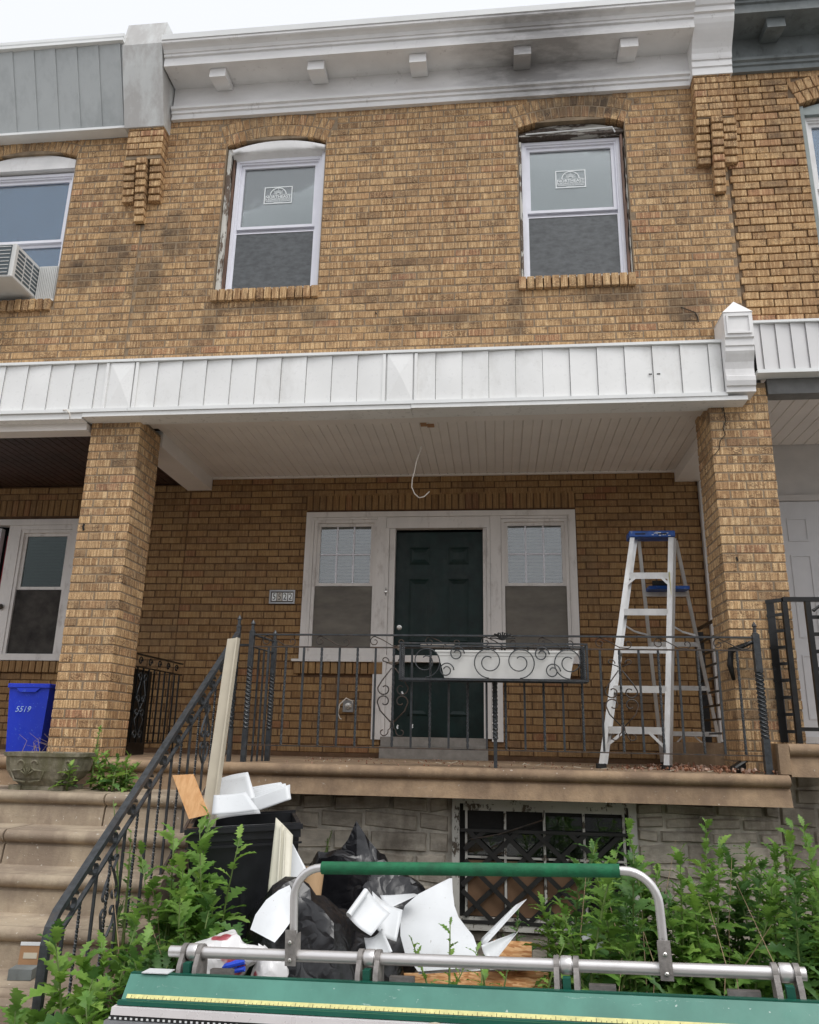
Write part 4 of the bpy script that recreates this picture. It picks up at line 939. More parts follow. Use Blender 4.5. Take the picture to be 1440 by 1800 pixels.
# front railing between (-1.755) and (1.74)
RL = thing('porch_railing', 'black wrought iron porch railing with scrollwork across the front of the porch', 'railing', (0, -.11, 0))
RY = -.11
post(RL, -1.752, RY, .0, .90, .017); post(RL, 1.742, RY, .0, .90, .022); 
cp_ = MB(); cp_.box(-.024, .000, RY-.012, RY+.012, 0, .18); twistbar(cp_, (-.012, RY, .18), (-.012, RY, .62), .015, 4, 40); cp_.box(-.024, 0, RY-.012, RY+.012, .62, .79); cp_.build('post', 'iron', RL)
B(-1.735, 1.723, RY-.014, RY+.014, .874, .885).build('top_rail', 'iron', RL); B(-1.735, 1.723, RY-.009, RY+.009, .788, .797).build('middle_rail', 'iron_thin', RL); B(-1.735, 1.723, RY-.006, RY+.006, .110, .118).build('bottom_rail', 'iron_thin', RL)
nb = 27
for i in range(1, nb):
    x = -1.752+3.494*i/nb
    if abs(x+.012) < .05: continue
    if -.66 < x < .60: z1 = .787
    else: z1 = .787
    mb = MB(); tw = (i % 2 == 0)
    if tw: twistbar(mb, (x, RY, .119), (x, RY, z1), .0072, 9, 56)
    else: mb.box(x-.007, x+.007, RY-.007, RY+.007, .119, z1)
    mb.build('baluster', 'iron', RL)
for i in range(9):       # S-scroll band under the handrail
    x = -1.70+i*.392
    mb = MB(); f = F3(RY)
    mb.tube(spiral(x+.06, .835, .036, .010, pi*.5, pi*2.6, 16, f), .0036, 6); mb.tube([f(x+.06, .871), f(x+.12, .845), f(x+.19, .805), f(x+.24, .801)]+spiral(x+.245, .830, .029, .009, -pi*.5, pi*1.3, 14, f), .0036, 6)
    mb.build('scroll', 'iron_thin', RL, True)
motif(RL, -1.752+3.494*8/nb, RY-.010, .735, .185); motif(RL, -1.752+3.494*20/nb, RY-.010, .735, .185)
# flower box bracket on the railing
FB = thing('flower_box_holder', 'wrought iron flower box holder with large spirals hooked on the porch railing', 'planter holder', (0, -.25, .56))
y0, y1 = -.30, -.13
mb = MB()
for y in (y0, y1):
    mb.box(-.655, .605, y-.005, y+.005, .799, .810); mb.box(-.655, .605, y-.005, y+.005, .558, .570)
for x in (-.655, .593):
    for y in (y0, y1): mb.box(x, x+.012, y-.007, y+.007, .570, .795)
    for z in (.557, .797): mb.box(x, x+.012, y0+.007, y1-.007, z, z+.012)
mb.build('frame', 'iron', FB)
for k in range(5): B(-.640, .590, y0+.02+k*.032, y0+.028+k*.032, .5706, .575).build('tray_bar', 'iron', FB)
f = F3(y0-.004)
for sx, cx in ((1, -.475), (-1, -.05+.0), (1, .155), (-1, .48)):
    MB().tube(spiral(cx, .683, .108, .03, -pi*.5, sx*pi*3.2-pi*.5, 44, f), .0042, 6).build('spiral', 'iron', FB, True)
for cx, cz in ((-.335, .625), (-.265, .735), (.30, .735), (.37, .625)):
    MB().tube(spiral(cx, cz, .052, .018, 0, pi*2.9, 26, f), .004, 6).build('spiral', 'iron', FB, True)
for x in (-.64, .585):
    mb = MB(); twistbar(mb, (x, y0+.05, .57), (x, y0+.05, .797), .008, 4, 30); twistbar(mb, (x, y1-.05, .57), (x, y1-.05, .797), .008, 4, 30); mb.build('side_bar', 'iron', FB)
PB = thing('window_box', 'long white plastic flower box set in the iron holder on the railing', 'planter', (.06, -.215, .575))
mb = MB(); V = []
for (xa, xb, ya, yb, z) in ((-.35, .485, -.268, -.165, .576), (-.385, .515, -.283, -.150, .72), (-.395, .525, -.286, -.146, .725), (-.405, .535, -.289, -.142, .755)):
    V += [(xa, ya, z), (xb, ya, z), (xb, yb, z), (xa, yb, z)]
F_ = [(3, 2, 1, 0)]
for k in range(3):
    for j in range(4): F_.append((k*4+j, k*4+(j+1) % 4, k*4+4+(j+1) % 4, k*4+4+j))
mb.add(V, F_); mb.add([(-.38, -.275, .742), (.515, -.275, .742), (.515, -.155, .742), (-.38, -.155, .742)], [(0, 1, 2, 3)]).build('tub', 'plastic_white', PB)
mb = MB(); mb.box(-.412, .542, -.293, -.288, .748, .760); mb.build('rim', 'plastic_white', PB)
mb = MB(); q9 = random.Random(4)
for k in range(46):
    x = q9.uniform(-.38, .5); h = q9.uniform(.01, .06); mb.tube([(x, -.215, .742), (x+q9.uniform(-.02, .02), -.215+q9.uniform(-.03, .03), .745+h), (x+q9.uniform(-.06, .06), -.23, .745+h*q9.uniform(.6, 1.3))], [.0025, .002, .001], 4)
mb.build('dead_growth', 'stem_dead', PB, kind='stuff')
orn = MB()
for k in range(9):
    a = pi*(.08+.84*k/8); orn.tube([(.045, -.13, .85), (.045+.05*math.cos(a), -.13, .85+.05*math.sin(a)), (.045+.085*math.cos(a), -.13, .85+.045*math.sin(a))], .005, 5)
    orn.lathe([(.003, -.006), (.009, 0), (.003, .006)], 6, (.045+.085*math.cos(a), -.13, .85+.048*math.sin(a)))
for k in range(5): orn.box(-.06+k*.09, -.045+k*.09, -.14, -.125, .775, .80)
single(orn, 'iron_rosette', 'iron_black', 'small black cast iron fan rosette fixed on the railing above the flower box', 'ornament', (.045, -.13, .80))
# stair railing: plane x = -1.85
SR = thing('stair_railing', 'black wrought iron handrail sloping down beside the steps with scrolls and heart ornament', 'railing', (-1.85, -1.2, GZ))
SX = -1.85
def zr(y): return -.575+(y+2.24)*(.86+.575)/(2.10)       # rail height along y
G = lambda y, z: (SX, y, z)
MB().flat([G(-.13, zr(-.13)+.02), G(-.13, zr(-.13)+.02), G(-2.20, zr(-2.20)), G(-2.245, -.60), G(-2.26, -.66), G(-2.26, -.95)], .026, .036, (1, 0, 0)).build('handrail', 'iron', SR)
MB().flat([G(-.13, zr(-.13)-.115), G(-2.22, zr(-2.22)-.115)], .012, .020, (1, 0, 0)).build('lower_rail', 'iron', SR)
MB().flat([G(-.2, zr(-.2)-.75), G(-2.26, zr(-2.26)-.75)], .016, .014, (1, 0, 0)).build('bottom_rail', 'iron_thin', SR)
mb = MB(); mb.box(SX-.018, SX+.018, -2.28, -2.24, GZ, -.94); mb.build('newel', 'iron', SR)
MB().lathe([(.026, 0), (.03, .02), (.022, .04)], 10, (SX, -2.26, -.97)).build('newel_collar', 'iron', SR)
post(SR, SX, -.13, .0, .93, .013, 3)
nb2 = 17
for i in range(1, nb2):
    y = -.13-(2.26-.13)*i/nb2; zt = zr(y)-.118; zb = zr(y)-.745; zb = max(zb, GZ+.2)
    mb = MB()
    if i % 2: twistbar(mb, (SX, y, zb), (SX, y, zt), .006, 8, 48)
    else: mb.box(SX-.006, SX+.006, y-.006, y+.006, zb, zt)
    mb.build('baluster', 'iron', SR)
for i in range(12):
    y = -.24-i*.168; c = zr(y)-.060
    g = lambda u, v: (SX, u, v)
    MB().flat(spiral(y, c, .047, .014, pi*.2, pi*2.5, 18, g), .008, .022, (1, 0, 0)).build('scroll', 'iron', SR)
for yy in (-.62, -1.72):
    mb = MB(); zt = zr(yy)-.16; zb = zt-.46; zc = (zt+zb)/2; w = .07
    for s_ in (-1, 1):
        g = lambda u, v: (SX-.004, yy+s_*u+ (0), v+ s_*u*.68*0)
        mb.flat(spiral(.035, zt-.03, .008, .030, 0, pi*1.05, 10, g)[::-1]+[g(.008, zt-.07), g(w*.8, zc+.09), g(w, zc+.05)]+spiral(w*.6, zc+.045, w*.42, w*.16, 0, -pi*1.7, 14, g), .006, .012, (1, 0, 0))
        mb.flat([g(.008, zb+.09), g(w*.8, zc-.09), g(w, zc-.04)]+spiral(w*.6, zc-.035, w*.42, w*.16, 0, pi*1.7, 14, g), .006, .012, (1, 0, 0))
    mb.build('heart_ornament', 'iron', SR)
# short return railing from the stair post to the front post
SH = thing('return_railing', 'short railing section with a single scroll where the stair rail meets the porch rail', 'railing', (-1.8, .0, 0))
B(-1.86, -1.765, -.08, -.06, .80, .815).build('top_rail', 'iron', SH)
post(SH, -1.66, .16, 0, .86, .017)
mb = MB(); mb.tube([(-1.74, -.08, .878), (-1.66, .16, .86)], .009, 6); mb.tube([(-1.74, -.08, .79), (-1.66, .16, .775)], .006, 6); mb.build('rails', 'iron', SH)
for k in (1, 2, 3): x = -1.74+.08*k/4; y = -.08+.24*k/4; B(x-.006, x+.006, y-.006, y+.006, .0, .785).build('baluster', 'iron', SH)
# divider railing at the left party line with black board
DV = thing('divider_railing', 'short black iron divider railing standing behind the left brick pillar', 'railing', (-2.95, 1.0, 0))
DX = -2.95; Fy = lambda u, v: (DX, u, v)
B(DX-.012, DX+.012, .42, 1.60, .80, .812).build('top_rail', 'iron_black', DV); B(DX-.008, DX+.008, .42, 1.60, .70, .71).build('middle_rail', 'iron_black', DV); B(DX-.008, DX+.008, .42, 1.60, .09, .10).build('bottom_rail', 'iron_black', DV)
for k in range(11): y = .45+k*.11; B(DX-.006, DX+.006, y-.006, y+.006, .0 if k in (0, 10) else .10, .70).build('baluster', 'iron_black', DV)
for k in range(6): MB().tube(spiral(.52+k*.19, .755, .038, .010, 0, pi*2.3, 16, Fy), .006, 6).build('scroll', 'iron_black', DV)
mb = MB()
for z, sg in ((.62, 1), (.44, 1), (.33, -1), (.16, -1)):
    for s2 in (-1, 1): g = lambda u, v: (DX+.01, .76+s2*u, v); mb.tube(spiral(.05, z, .04, .012, 0, pi*2.2, 14, g), .006, 6)
mb.tube([(DX+.01, .73, .60), (DX+.01, .68, .48), (DX+.01, .76, .36), (DX+.01, .84, .28), (DX+.01, .77, .16)], .006, 6); mb.tube([(DX+.01, .79, .60), (DX+.01, .84, .48), (DX+.01, .76, .36), (DX+.01, .68, .28), (DX+.01, .75, .16)], .006, 6)
mb.build('scroll_ornament', 'iron', DV, True)
single(B(DX-.05, DX-.03, .45, 1.02, .002, .69), 'black_board', 'iron_black', 'plain black board leaning upright against the divider railing behind the left pillar', 'board', (DX-.04, .7, 0))
# right neighbour black railing
NR = thing('neighbour_railing', 'heavy gloss black square bar railing on the higher porch at right', 'railing', (2.0, -.1, .2))
B(1.945, 3.2, -.120, -.085, 1.125, 1.155).build('top_rail', 'iron_black', NR)
for x in (1.955, 2.105, 2.55, 3.1): B(x-.017, x+.017, -.119, -.086, .196 if x < 2 or x > 3 else .30, 1.124).build('post', 'iron_black', NR)
for k in range(7): z = .33+k*.115; B(2.123, 2.532, -.110, -.092, z-.012, z+.012).build('cross_bar', 'iron_black', NR)
B(1.973, 3.08, -.114, -.086, .275, .299).build('bottom_rail', 'iron_black', NR)
for k in range(3): MB().tube([(2.13+k*.14, -.125, 1.06), (2.17+k*.14, -.125, 1.09), (2.20+k*.14, -.125, 1.05), (2.17+k*.14, -.125, 1.01)], .013, 6).build('leaf_ornament', 'iron_black', NR)
pa, pb_ = Vector((1.945, -.10, 0)), Vector((1.865, -.012, 0))
def sbar(z0, z1, t0=0, t1=1, th=.014):
    a, b = pa.lerp(pb_, t0), pa.lerp(pb_, t1); m_ = MB().flat([a+Vector((0, 0, (z0+z1)/2)), b+Vector((0, 0, (z0+z1)/2))], z1-z0, th, (.74, .67, 0)); return m_
sbar(1.125, 1.150).build('side_top_rail', 'iron_black', NR)
for k in range(8): z = .27+k*.110; sbar(z-.010, z+.010).build('side_cross_bar', 'iron_black', NR)
sbar(.20, 1.124, .52, .97, .008).build('side_sheet', 'iron_black', NR)
NR2 = thing('party_railing', 'black iron divider railing with level bars behind the right pillar', 'railing', (1.70, 1.0, .2))
B(1.695, 1.709, .42, 1.34, 1.10, 1.125).build('top_rail', 'iron_black', NR2)
for k in range(8): z = .26+k*.105; B(1.696, 1.708, .42, 1.34, z-.008, z+.008).build('cross_bar', 'iron_black', NR2)
B(1.690, 1.760, 1.30, 1.345, .192, 1.099).build('end_post', 'iron_black', NR2); B(1.690, 1.713, .5, .53, .192, 1.099).build('end_post', 'iron_black', NR2)

# ------------------------------------------------------------------ step ladder
def pxy(x, y, Y):
    d = cf+cr*((x-720)/FPX)-cu*((y-900)/FPX); return CAMP+d*((Y-CAMP.y)/d.y)
LY = .30
LD = thing('step_ladder', 'open aluminium step ladder with blue plastic top standing at the right end of the porch', 'ladder', (.92, .5, 0))
LH = 1.745
fl, fr_, tl_, tr2 = pxy(1056, 1343, .30), pxy(1171, 1350, .30), pxy(1112, 946, .58), pxy(1179, 942, .58)
rl, rr_, sl_, sr_ = pxy(1165, 1342, 1.20), pxy(1274, 1345, 1.20), pxy(1123, 950, .72), pxy(1188, 948, .72)
for q_ in (fl, fr_, rl, rr_): q_.z = 0
zt4 = (tl_.z+tr2.z)/2
for q_ in (tl_, tr2, sl_, sr_): q_.z = zt4
def Lp(u, v):
    t = v/zt4; a = fl.lerp(tl_, t); b = fr_.lerp(tr2, t); p = a.lerp(b, (u+1)/2); p.z = v; return p
def Rp(u, v):
    t = v/zt4; a = rl.lerp(sl_, t); b = rr_.lerp(sr_, t); p = a.lerp(b, (u+1)/2); p.z = v; return p
def bar(par, a, b, w, d, m, name, nrm=(0, 1, 0)): return MB().flat([a, b], w, d, nrm).build(name, m, par)
for u in (-1, 1):
    a, b = Lp(u, .03), Lp(u, zt4)
    r = bar(LD, a, b, .036, .004, 'alu', 'front_rail'); dv = Vector((.034, .062, 0)); e_ = Vector((.018 if u > 0 else -.014, 0, 0)); th_ = Vector((.004, -.002, 0))
    q8 = [a+e_, b+e_, b+e_+dv, a+e_+dv]; MB().add(q8+[p+th_ for p in q8], [(0, 1, 2, 3), (7, 6, 5, 4), (0, 4, 5, 1), (1, 5, 6, 2), (2, 6, 7, 3), (3, 7, 4, 0)]).build('rail_web', 'alu', r)
    MB().flat([a+dv+Vector((0, .003, 0)), b+dv+Vector((0, .003, 0))], .034, .004).build('rail_flange', 'alu', r)
    c = Lp(u, 0); MB().box(c.x-.024, c.x+.040, c.y-.012, c.y+.078, 0, .032).build('rubber_foot', 'rubber', LD)
    a, b = Rp(u, .02), Rp(u, zt4); MB().flat([a, b], .026, .022).build('rear_rail', 'alu', LD); MB().box(a.x-.016, a.x+.016, a.y-.016, a.y+.016, 0, .03).build('rubber_foot', 'rubber', LD)
for k in range(5):
    v = .29+k*.292; a, b = Lp(-1, v), Lp(1, v)
    MB().box(a.x+.012, b.x-.012, a.y-.006, a.y+.078, v-.004, v).box(a.x+.012, b.x-.012, a.y-.008, a.y-.004, v-.050, v).box(a.x+.012, b.x-.012, a.y+.074, a.y+.078, v-.03, v).build('step', 'alu', LD)
    if k in (0, 4):
        for u in (-1, 1):
            p = Lp(u, v-.15 if k == 0 else v-.10); q = Lp(u*.38 if k == 0 else u*.55, v-.03); MB().flat([p, q], .020, .004).build('brace', 'alu', LD)
for v in (.255, .61, .95, 1.34):
    a, b = Rp(-1, v), Rp(1, v); MB().box(a.x, b.x, a.y-.012, a.y+.008, v-.018, v+.018).build('rear_bar', 'alu', LD)
for s_ in (-1, 1): MB().flat([Rp(s_*.2, .235), Rp(s_, .06)], .012, .004).build('rear_brace', 'alu', LD)
for u in (-1, 1):
    a, b = Lp(u, 1.07)+Vector((0, .07, 0)), Rp(u, 1.02); m_ = (a+b)/2-Vector((0, 0, .02)); MB().flat([a, m_, b], .016, .005, (1, 0, 0)).build('spreader', 'alu', LD)
a, b = Lp(-1, zt4), Lp(1, zt4)
tp = MB().cbox(b.x-a.x+.06, .155, .052, .006, Matrix.Translation(((a.x+b.x)/2+.005, a.y+.065, zt4+.024))).build('top_cap', 'blue_lad', LD)
B(a.x+.02, a.x+.10, a.y-.0145, a.y-.0120, zt4+.018, zt4+.028).build('tool_slot', 'rubber', tp); B(b.x-.10, b.x-.03, a.y-.0145, a.y-.0120, zt4+.018, zt4+.028).build('tool_slot', 'rubber', tp)
mb = MB()
for k in range(14): x = a.x+.13+rnd.uniform(0, .15); z = zt4+.006+rnd.uniform(0, .035); mb.box(x, x+rnd.uniform(.008, .03), a.y-.0142, a.y-.0124, z, z+.004)
mb.build('worn_lettering', 'decal', tp)
c = Rp(0, 1.36); shf = MB().box(c.x-.15, c.x+.165, c.y-.12, c.y+.02, 1.362, 1.388).build('bucket_shelf', 'blue_lad', LD)
B(c.x-.12, c.x+.04, c.y-.118, c.y-.10, 1.389, 1.43).build('shelf_clip', 'rubber', shf)
q = Lp(1, 1.22); MB().box(q.x+.0185, q.x+.0205, q.y+.005, q.y+.06, 1.28, 1.46, Matrix.Identity(4)).build('warning_label', 'yellow', LD) if True else None
# the left-hand (rear) shelf belongs to the ladder

# ------------------------------------------------------------------ things on porch and steps
BB = thing('recycling_bin', 'bright blue plastic recycling bin hand marked 5519 standing at the left porch edge', 'bin', (-3.72, .42, 0))
V = [(-3.735, .25, .004), (-3.47, .25, .004), (-3.47, .52, .004), (-3.735, .52, .004), (-3.765, .22, .50), (-3.435, .22, .50), (-3.435, .56, .50), (-3.765, .56, .50)]
MB().add(V, [(0, 3, 2, 1), (0, 1, 5, 4), (1, 2, 6, 5), (2, 3, 7, 6), (3, 0, 4, 7), (4, 5, 6, 7)]).build('body', 'bin_blue', BB)
win_frame(MB(), 0, 0, 0, 0, 0, 0, 0); MB().cbox(.348, .37, .035, .006, Matrix.Translation((-3.60, .388, .512))).build('rim', 'bin_blue', BB)
MB().add([(-3.70, .205, .495), (-3.505, .205, .495), (-3.54, .205, .465), (-3.665, .205, .465), (-3.70, .225, .495), (-3.505, .225, .495), (-3.54, .225, .465), (-3.665, .225, .465)], [(0, 3, 2, 1), (3, 7, 6, 2), (0, 4, 7, 3), (1, 2, 6, 5)]).build('handle_lip', 'bin_blue', BB)
text('5519', 'number', 'blue_chalk', BB, (-3.635, .2265, .335), .062, rot=(pi/2-.06, 0, 0), shear=.25)
# concrete planter bowl
UR = thing('stone_planter', 'weathered cast stone planter bowl with scroll relief standing on the top step', 'planter', (-2.97, -.45, -.19))
mb = MB()
def oct_(w, d, z, cx=-2.975, cy=-.44, c=.28): return [(cx+w*a, cy+d*b, z) for a, b in ((-1, -1+c*1.3), (-1+c, -1), (1-c, -1), (1, -1+c*1.3), (1, 1-c*1.3), (1-c, 1), (-1+c, 1), (-1, 1-c*1.3))]
prof = [(.17, .12, -.188), (.165, .118, -.175), (.15, .11, -.165), (.165, .12, -.15), (.205, .145, -.115), (.235, .163, -.07), (.245, .17, -.02), (.247, .172, .015), (.262, .182, .02), (.265, .184, .043), (.235, .16, .043), (.225, .15, .01)]
V = [];
for p in prof: V += oct_(*p)
F_ = []
for k in range(len(prof)-1):
    for j in range(8): F_.append((k*8+j, k*8+(j+1) % 8, k*8+8+(j+1) % 8, k*8+8+j))
F_.append(tuple((len(prof)-1)*8+j for j in range(8)))
MB().add(V, F_).build('bowl', 'concrete_urn', UR)
for x in (-3.12, -2.83):
    B(x-.04, x+.04, -.575, -.50, -.189, -.160).build('foot', 'concrete_urn', UR)
    B(x-.05, x+.05, -.38, -.32, -.189, -.160).build('foot', 'concrete_urn', UR)
for cx, sc in ((-3.03, 1), (-2.80, .7)):
    mb = MB(); yy = -.623 if sc == 1 else -.60
    for s2 in (-1, 1):
        g = lambda u, v: (cx+s2*u*sc, yy+.012*(-(v+.06))/.06*.9+.02, v)
        mb.tube(spiral(.052, -.028, .012, .040, 0, pi*1.6, 14, g)+[g(.11, -.07), g(.09, -.13), g(.012, -.14)], .007, 6)
    for k in range(5): a = pi*(.2+.15*k); mb.tube([(cx, yy+.02, -.10), (cx+.05*sc*math.cos(a), yy+.012, -.10+.05*math.sin(a))], .005, 5)
    mb.build('relief', 'concrete_urn', UR, True)
mb = MB()
for k in range(22):
    x, y = -2.975+rnd.uniform(-.2, .2), -.44+rnd.uniform(-.1, .1); h = rnd.uniform(.03, .15); mb.tube([(x, y, .02), (x+rnd.uniform(-.05, .05), y, .02+h*.7), (x+rnd.uniform(-.1, .1), y-.03, .02+h)], [.0018, .0014, .0006], 4)
tag(mb.build('dry_stalks', 'straw', None), 'dry dead stalks sticking out of the stone planter bowl', 'dead plant', kind=None)
# black wheelie bin full of offcuts
MATB = Matrix.Translation((-1.325, -1.20, -1.21)) @ Euler((0.0, -.05, .30)).to_matrix().to_4x4()
GB = thing('wheelie_bin', 'tall black plastic wheeled rubbish bin overflowing with white siding offcuts', 'bin', mtx=MATB)
w0, w1, h_ = .22, .285, .98
V = []
for w, z in ((w0, .06), (w1*.97, h_-.10), (w1, h_-.10), (w1, h_-.03)): V += [(-w, -w, z), (w, -w, z), (w, w, z), (-w, w, z)]
w = w1-.02; V += [(-w, -w, h_-.03), (w, -w, h_-.03), (w, w, h_-.03), (-w, w, h_-.03), (-w, -w, h_-.12), (w, -w, h_-.12), (w, w, h_-.12), (-w, w, h_-.12)]
F_ = [(3, 2, 1, 0), (20, 21, 22, 23)]
for k in range(5):
    for j in range(4): F_.append((k*4+j, k*4+(j+1) % 4, k*4+4+(j+1) % 4, k*4+4+j))
MB().add(V, F_).build('body', 'bin_black', GB)
for s2 in (-1, 1): MB().lathe([(.09, 0), (.10, .01), (.10, .04), (.09, .05)], 18, mtx=Matrix.Translation((s2*.26-.025, .2, .10)) @ Matrix.Rotation(pi/2, 4, 'Y')).build('wheel', 'rubber', GB)
win_frame(MB(), 0, 0, 0, 0, 0, 0, 0)
MB().box(-.295, .295, -.30, -.285, h_-.06, h_-.035).box(-.29, .29, -.292, -.286, h_-.13, h_-.12).build('rim', 'bin_black', GB)
for k in range(3): x = -.15+k*.15; MB().box(x-.012, x+.012, -.262, -.235, .15, .80, Matrix.Rotation(-.0, 4, 'X')).build('rib', 'bin_black', GB)
# lid hinged open behind
MB().box(-.29, .29, .285, .31, .35, h_-.02).build('lid', 'bin_black', GB)

def sheet(name, m, label, pts, bend=0, th=.0016, cat='siding offcut', fold=None, group=None, nseg=8, axis=0):
    """thin metal sheet from four corner points (bl, br, tr, tl), bowed by `bend` along its normal"""
    bl, br, tr, tl = [Vector(p) for p in pts]; nrm = (br-bl).cross(tl-bl).normalized(); mb = MB(); n1 = nseg
    for side_ in (0, 1):
        for j in range(n1+1):
            for i in range(n1+1):
                u, v = i/n1, j/n1; p = bl.lerp(br, u).lerp(tl.lerp(tr, u), v); t = u if axis == 0 else v
                p = p+nrm*(bend*math.sin(pi*t)+.004*noise.noise(p*9)-side_*th); mb.v.append(tuple(p))
    N = (n1+1)*(n1+1)
    for j in range(n1):
        for i in range(n1):
            a = j*(n1+1)+i; mb.f.append((a, a+1, a+n1+2, a+n1+1)); mb.f.append((N+a+n1+1, N+a+n1+2, N+a+1, N+a))
    for i in range(n1):
        for a, b in (((i), (i+1)), (n1*(n1+1)+i+1, n1*(n1+1)+i), ((i+1)*(n1+1), i*(n1+1)), (i*(n1+1)+n1, (i+1)*(n1+1)+n1)): mb.f.append((b, a, N+a, N+b))
    c = (bl+br+tr+tl)/4
    return single(mb, name, m, label, cat, tuple(c), group, smooth=True)
def px(x, y, Y):      # point on the vertical plane y=Y seen at photo pixel (x, y): used to lay the scraps out at real depth
    d = cf+cr*((x-720)/FPX)-cu*((y-900)/FPX); t = (Y-CAMP.y)/d.y; p = CAMP+d*t; return p
def ruled(name, m, label, A, Bp, ya, yb, cat='siding offcut', th=.002, sub=4):
    n = len(A); mb = MB(); rows = []
    for i in range(n):
        t = i/(n-1); a = px(A[i][0], A[i][1], ya[0]+(ya[1]-ya[0])*t); b = px(Bp[i][0], Bp[i][1], yb[0]+(yb[1]-yb[0])*t)
        rows.append([a.lerp(b, k/sub)+Vector((0, -.03*math.sin(pi*k/sub)*math.sin(pi*t), 0)) for k in range(sub+1)])
    for off_ in (0, th):
        for r_ in rows:
            for p in r_: mb.v.append(tuple(p+Vector((0, off_, 0))))
    w = sub+1; N = n*w
    for i in range(n-1):
        for k in range(sub): a = i*w+k; mb.f.append((a, a+1, a+w+1, a+w)); mb.f.append((N+a+w, N+a+w+1, N+a+1, N+a))
        for a, b in ((i*w, (i+1)*w), ((i+1)*w+sub, i*w+sub)): mb.f.append((a, b, N+b, N+a))
    for k in range(sub): mb.f.append((k+1, k, N+k, N+k+1)); a = (n-1)*w+k; mb.f.append((a, a+1, N+a+1, N+a))
    return single(mb, name, m, label, cat, tuple(rows[0][0]), smooth='auto')
# offcuts in the bin
sheet('siding_offcut', 'panel', 'curved grey-white metal sheet rising from the black bin beside the beige trim', (px(366, 1445, -1.25), px(458, 1430, -1.22), px(436, 1357, -1.15), px(370, 1374, -1.05)), .012)
sheet('siding_offcut', 'panel', 'dog-eared white metal sheet at the front of the bin opening', (px(372, 1432, -1.38), px(455, 1424, -1.36), px(432, 1392, -1.30), px(376, 1398, -1.32)), -.008)
for k in range(6):
    sheet('siding_strip', 'panel', 'fan of short white siding strips poking out of the right side of the bin', (px(440, 1430-k*3, -1.22+k*.035), px(512-k*2, 1405-k*4, -1.2+k*.035), px(508+(k % 2)*6-k*4, 1380-k*1, -1.17+k*.035), px(440, 1404-k*4, -1.2+k*.035)), .006*(k % 2), group='white siding strips fanned in the bin mouth')
BT = px(400, 1123, -1.12); BT2 = px(416, 1126, -1.12); BO = px(352, 1450, -1.28); BO2 = px(375, 1450, -1.28)
ax = (BT-BO); mb = MB(); low = BO-ax*.22
nn = ax.normalized(); wv = (BT2-BT).normalized()*.0; wd = Vector((1, 0, .1)).normalized()
mb.v = []
for p, w in ((low, .078), (BT, .068)):
    for (a, b) in ((0, 0), (w*.82, -.004), (w*.86, -.022), (w, -.022), (w, .03), (0, .035)): mb.v.append(tuple(p+wd*a+Vector((0, b, 0))))
for j in range(6): mb.f.append((j, (j+1) % 6, 6+(j+1) % 6, 6+j))
mb.f += [(5, 4, 3, 2, 1, 0), (6, 7, 8, 9, 10, 11)]
single(mb, 'trim_board', 'beige', 'long beige trim board standing upright in the black bin', 'board', tuple(BO))
P1, P2, P3, P4 = px(332, 1440, -1.30), px(366, 1432, -1.30), px(338, 1361, -1.22), px(303, 1363, -1.22)
mb = MB(); dq = Vector((0, .02, 0)); mb.add([P1, P2, P3, P4, P1+dq, P2+dq, P3+dq, P4+dq], [(0, 1, 2, 3), (7, 6, 5, 4), (0, 4, 5, 1), (1, 5, 6, 2), (2, 6, 7, 3), (3, 7, 4, 0)])
single(mb, 'pine_board', 'pine', 'orange pine board end tilted out of the black bin', 'board', tuple(P1))

# ------------------------------------------------------------------ rubbish bags
def bag(name, c, r, seed, m, label, peak=None, cat='rubbish bag', sub=4, cr_=.10):
    """crumpled sack: sphere pulled into flat facets and pinched folds"""
    import bmesh
    bm = bmesh.new(); bmesh.ops.create_icosphere(bm, subdivisions=sub, radius=1.0); rr = random.Random(seed)
    pl = []
    for k in range(44):
        d = Vector((rr.gauss(0, 1), rr.gauss(0, 1), rr.gauss(0, .8))).normalized(); pl.append((d, rr.uniform(.74, 1.06)))
    for v in bm.verts:
        d = v.co.normalized(); L = min([1.12]+[h/max(.05, d.dot(nv)) for nv, h in pl if d.dot(nv) > .05])
        L *= 1+cr_*(abs(noise.noise(d*2.6+Vector((seed, 0, 0))))-.25)+.018*abs(noise.noise(d*7+Vector((0, seed, 0))))
        if peak:
            for pd, ph, pw in peak:
                q = d.dot(Vector(pd).normalized()); L += ph*math.exp(-((1-q)/pw))*(1+.5*math.sin(14*math.atan2(d.y, d.x)))
        p = d*L
        if p.z < -.62: p.z = -.62+(p.z+.62)*.12
        v.co = Vector((p.x*r[0], p.y*r[1], p.z*r[2]))
    me = bpy.data.meshes.new(name); bm.to_mesh(me); bm.free(); me.materials.append(M[m])
    me.polygons.foreach_set('use_smooth', [True]*len(me.polygons)); me.set_sharp_from_angle(angle=math.radians(28))
    o = bpy.data.objects.new(name, me); C.objects.link(o); o.location = c; return tag(o, label, cat)
bag('rubbish_bag', (-.86, -.72, -.80), (.33, .26, .40), 3, 'bag', 'black rubbish bag with knotted peak leaning on the basement wall', [((.12, -.2, 1), .32, .02), ((.75, -.3, .4), .12, .05)])
bag('rubbish_bag', (-.60, -.85, -.86), (.24, .24, .34), 12, 'bag', 'smaller black bag slumped at the right of the knotted one', [((.6, 0, .5), .14, .03)])
bag('rubbish_bag', (-.92, -1.62, -1.00), (.42, .36, .55), 8, 'bag', 'large torn black rubbish bag in front with a cardboard tube poking out', [((-.1, -.3, 1), .10, .04)])
bag('rubbish_bag', (-.66, -1.55, -1.08), (.26, .28, .42), 21, 'bag', 'black bag bulging beneath the folded white offcuts', None)
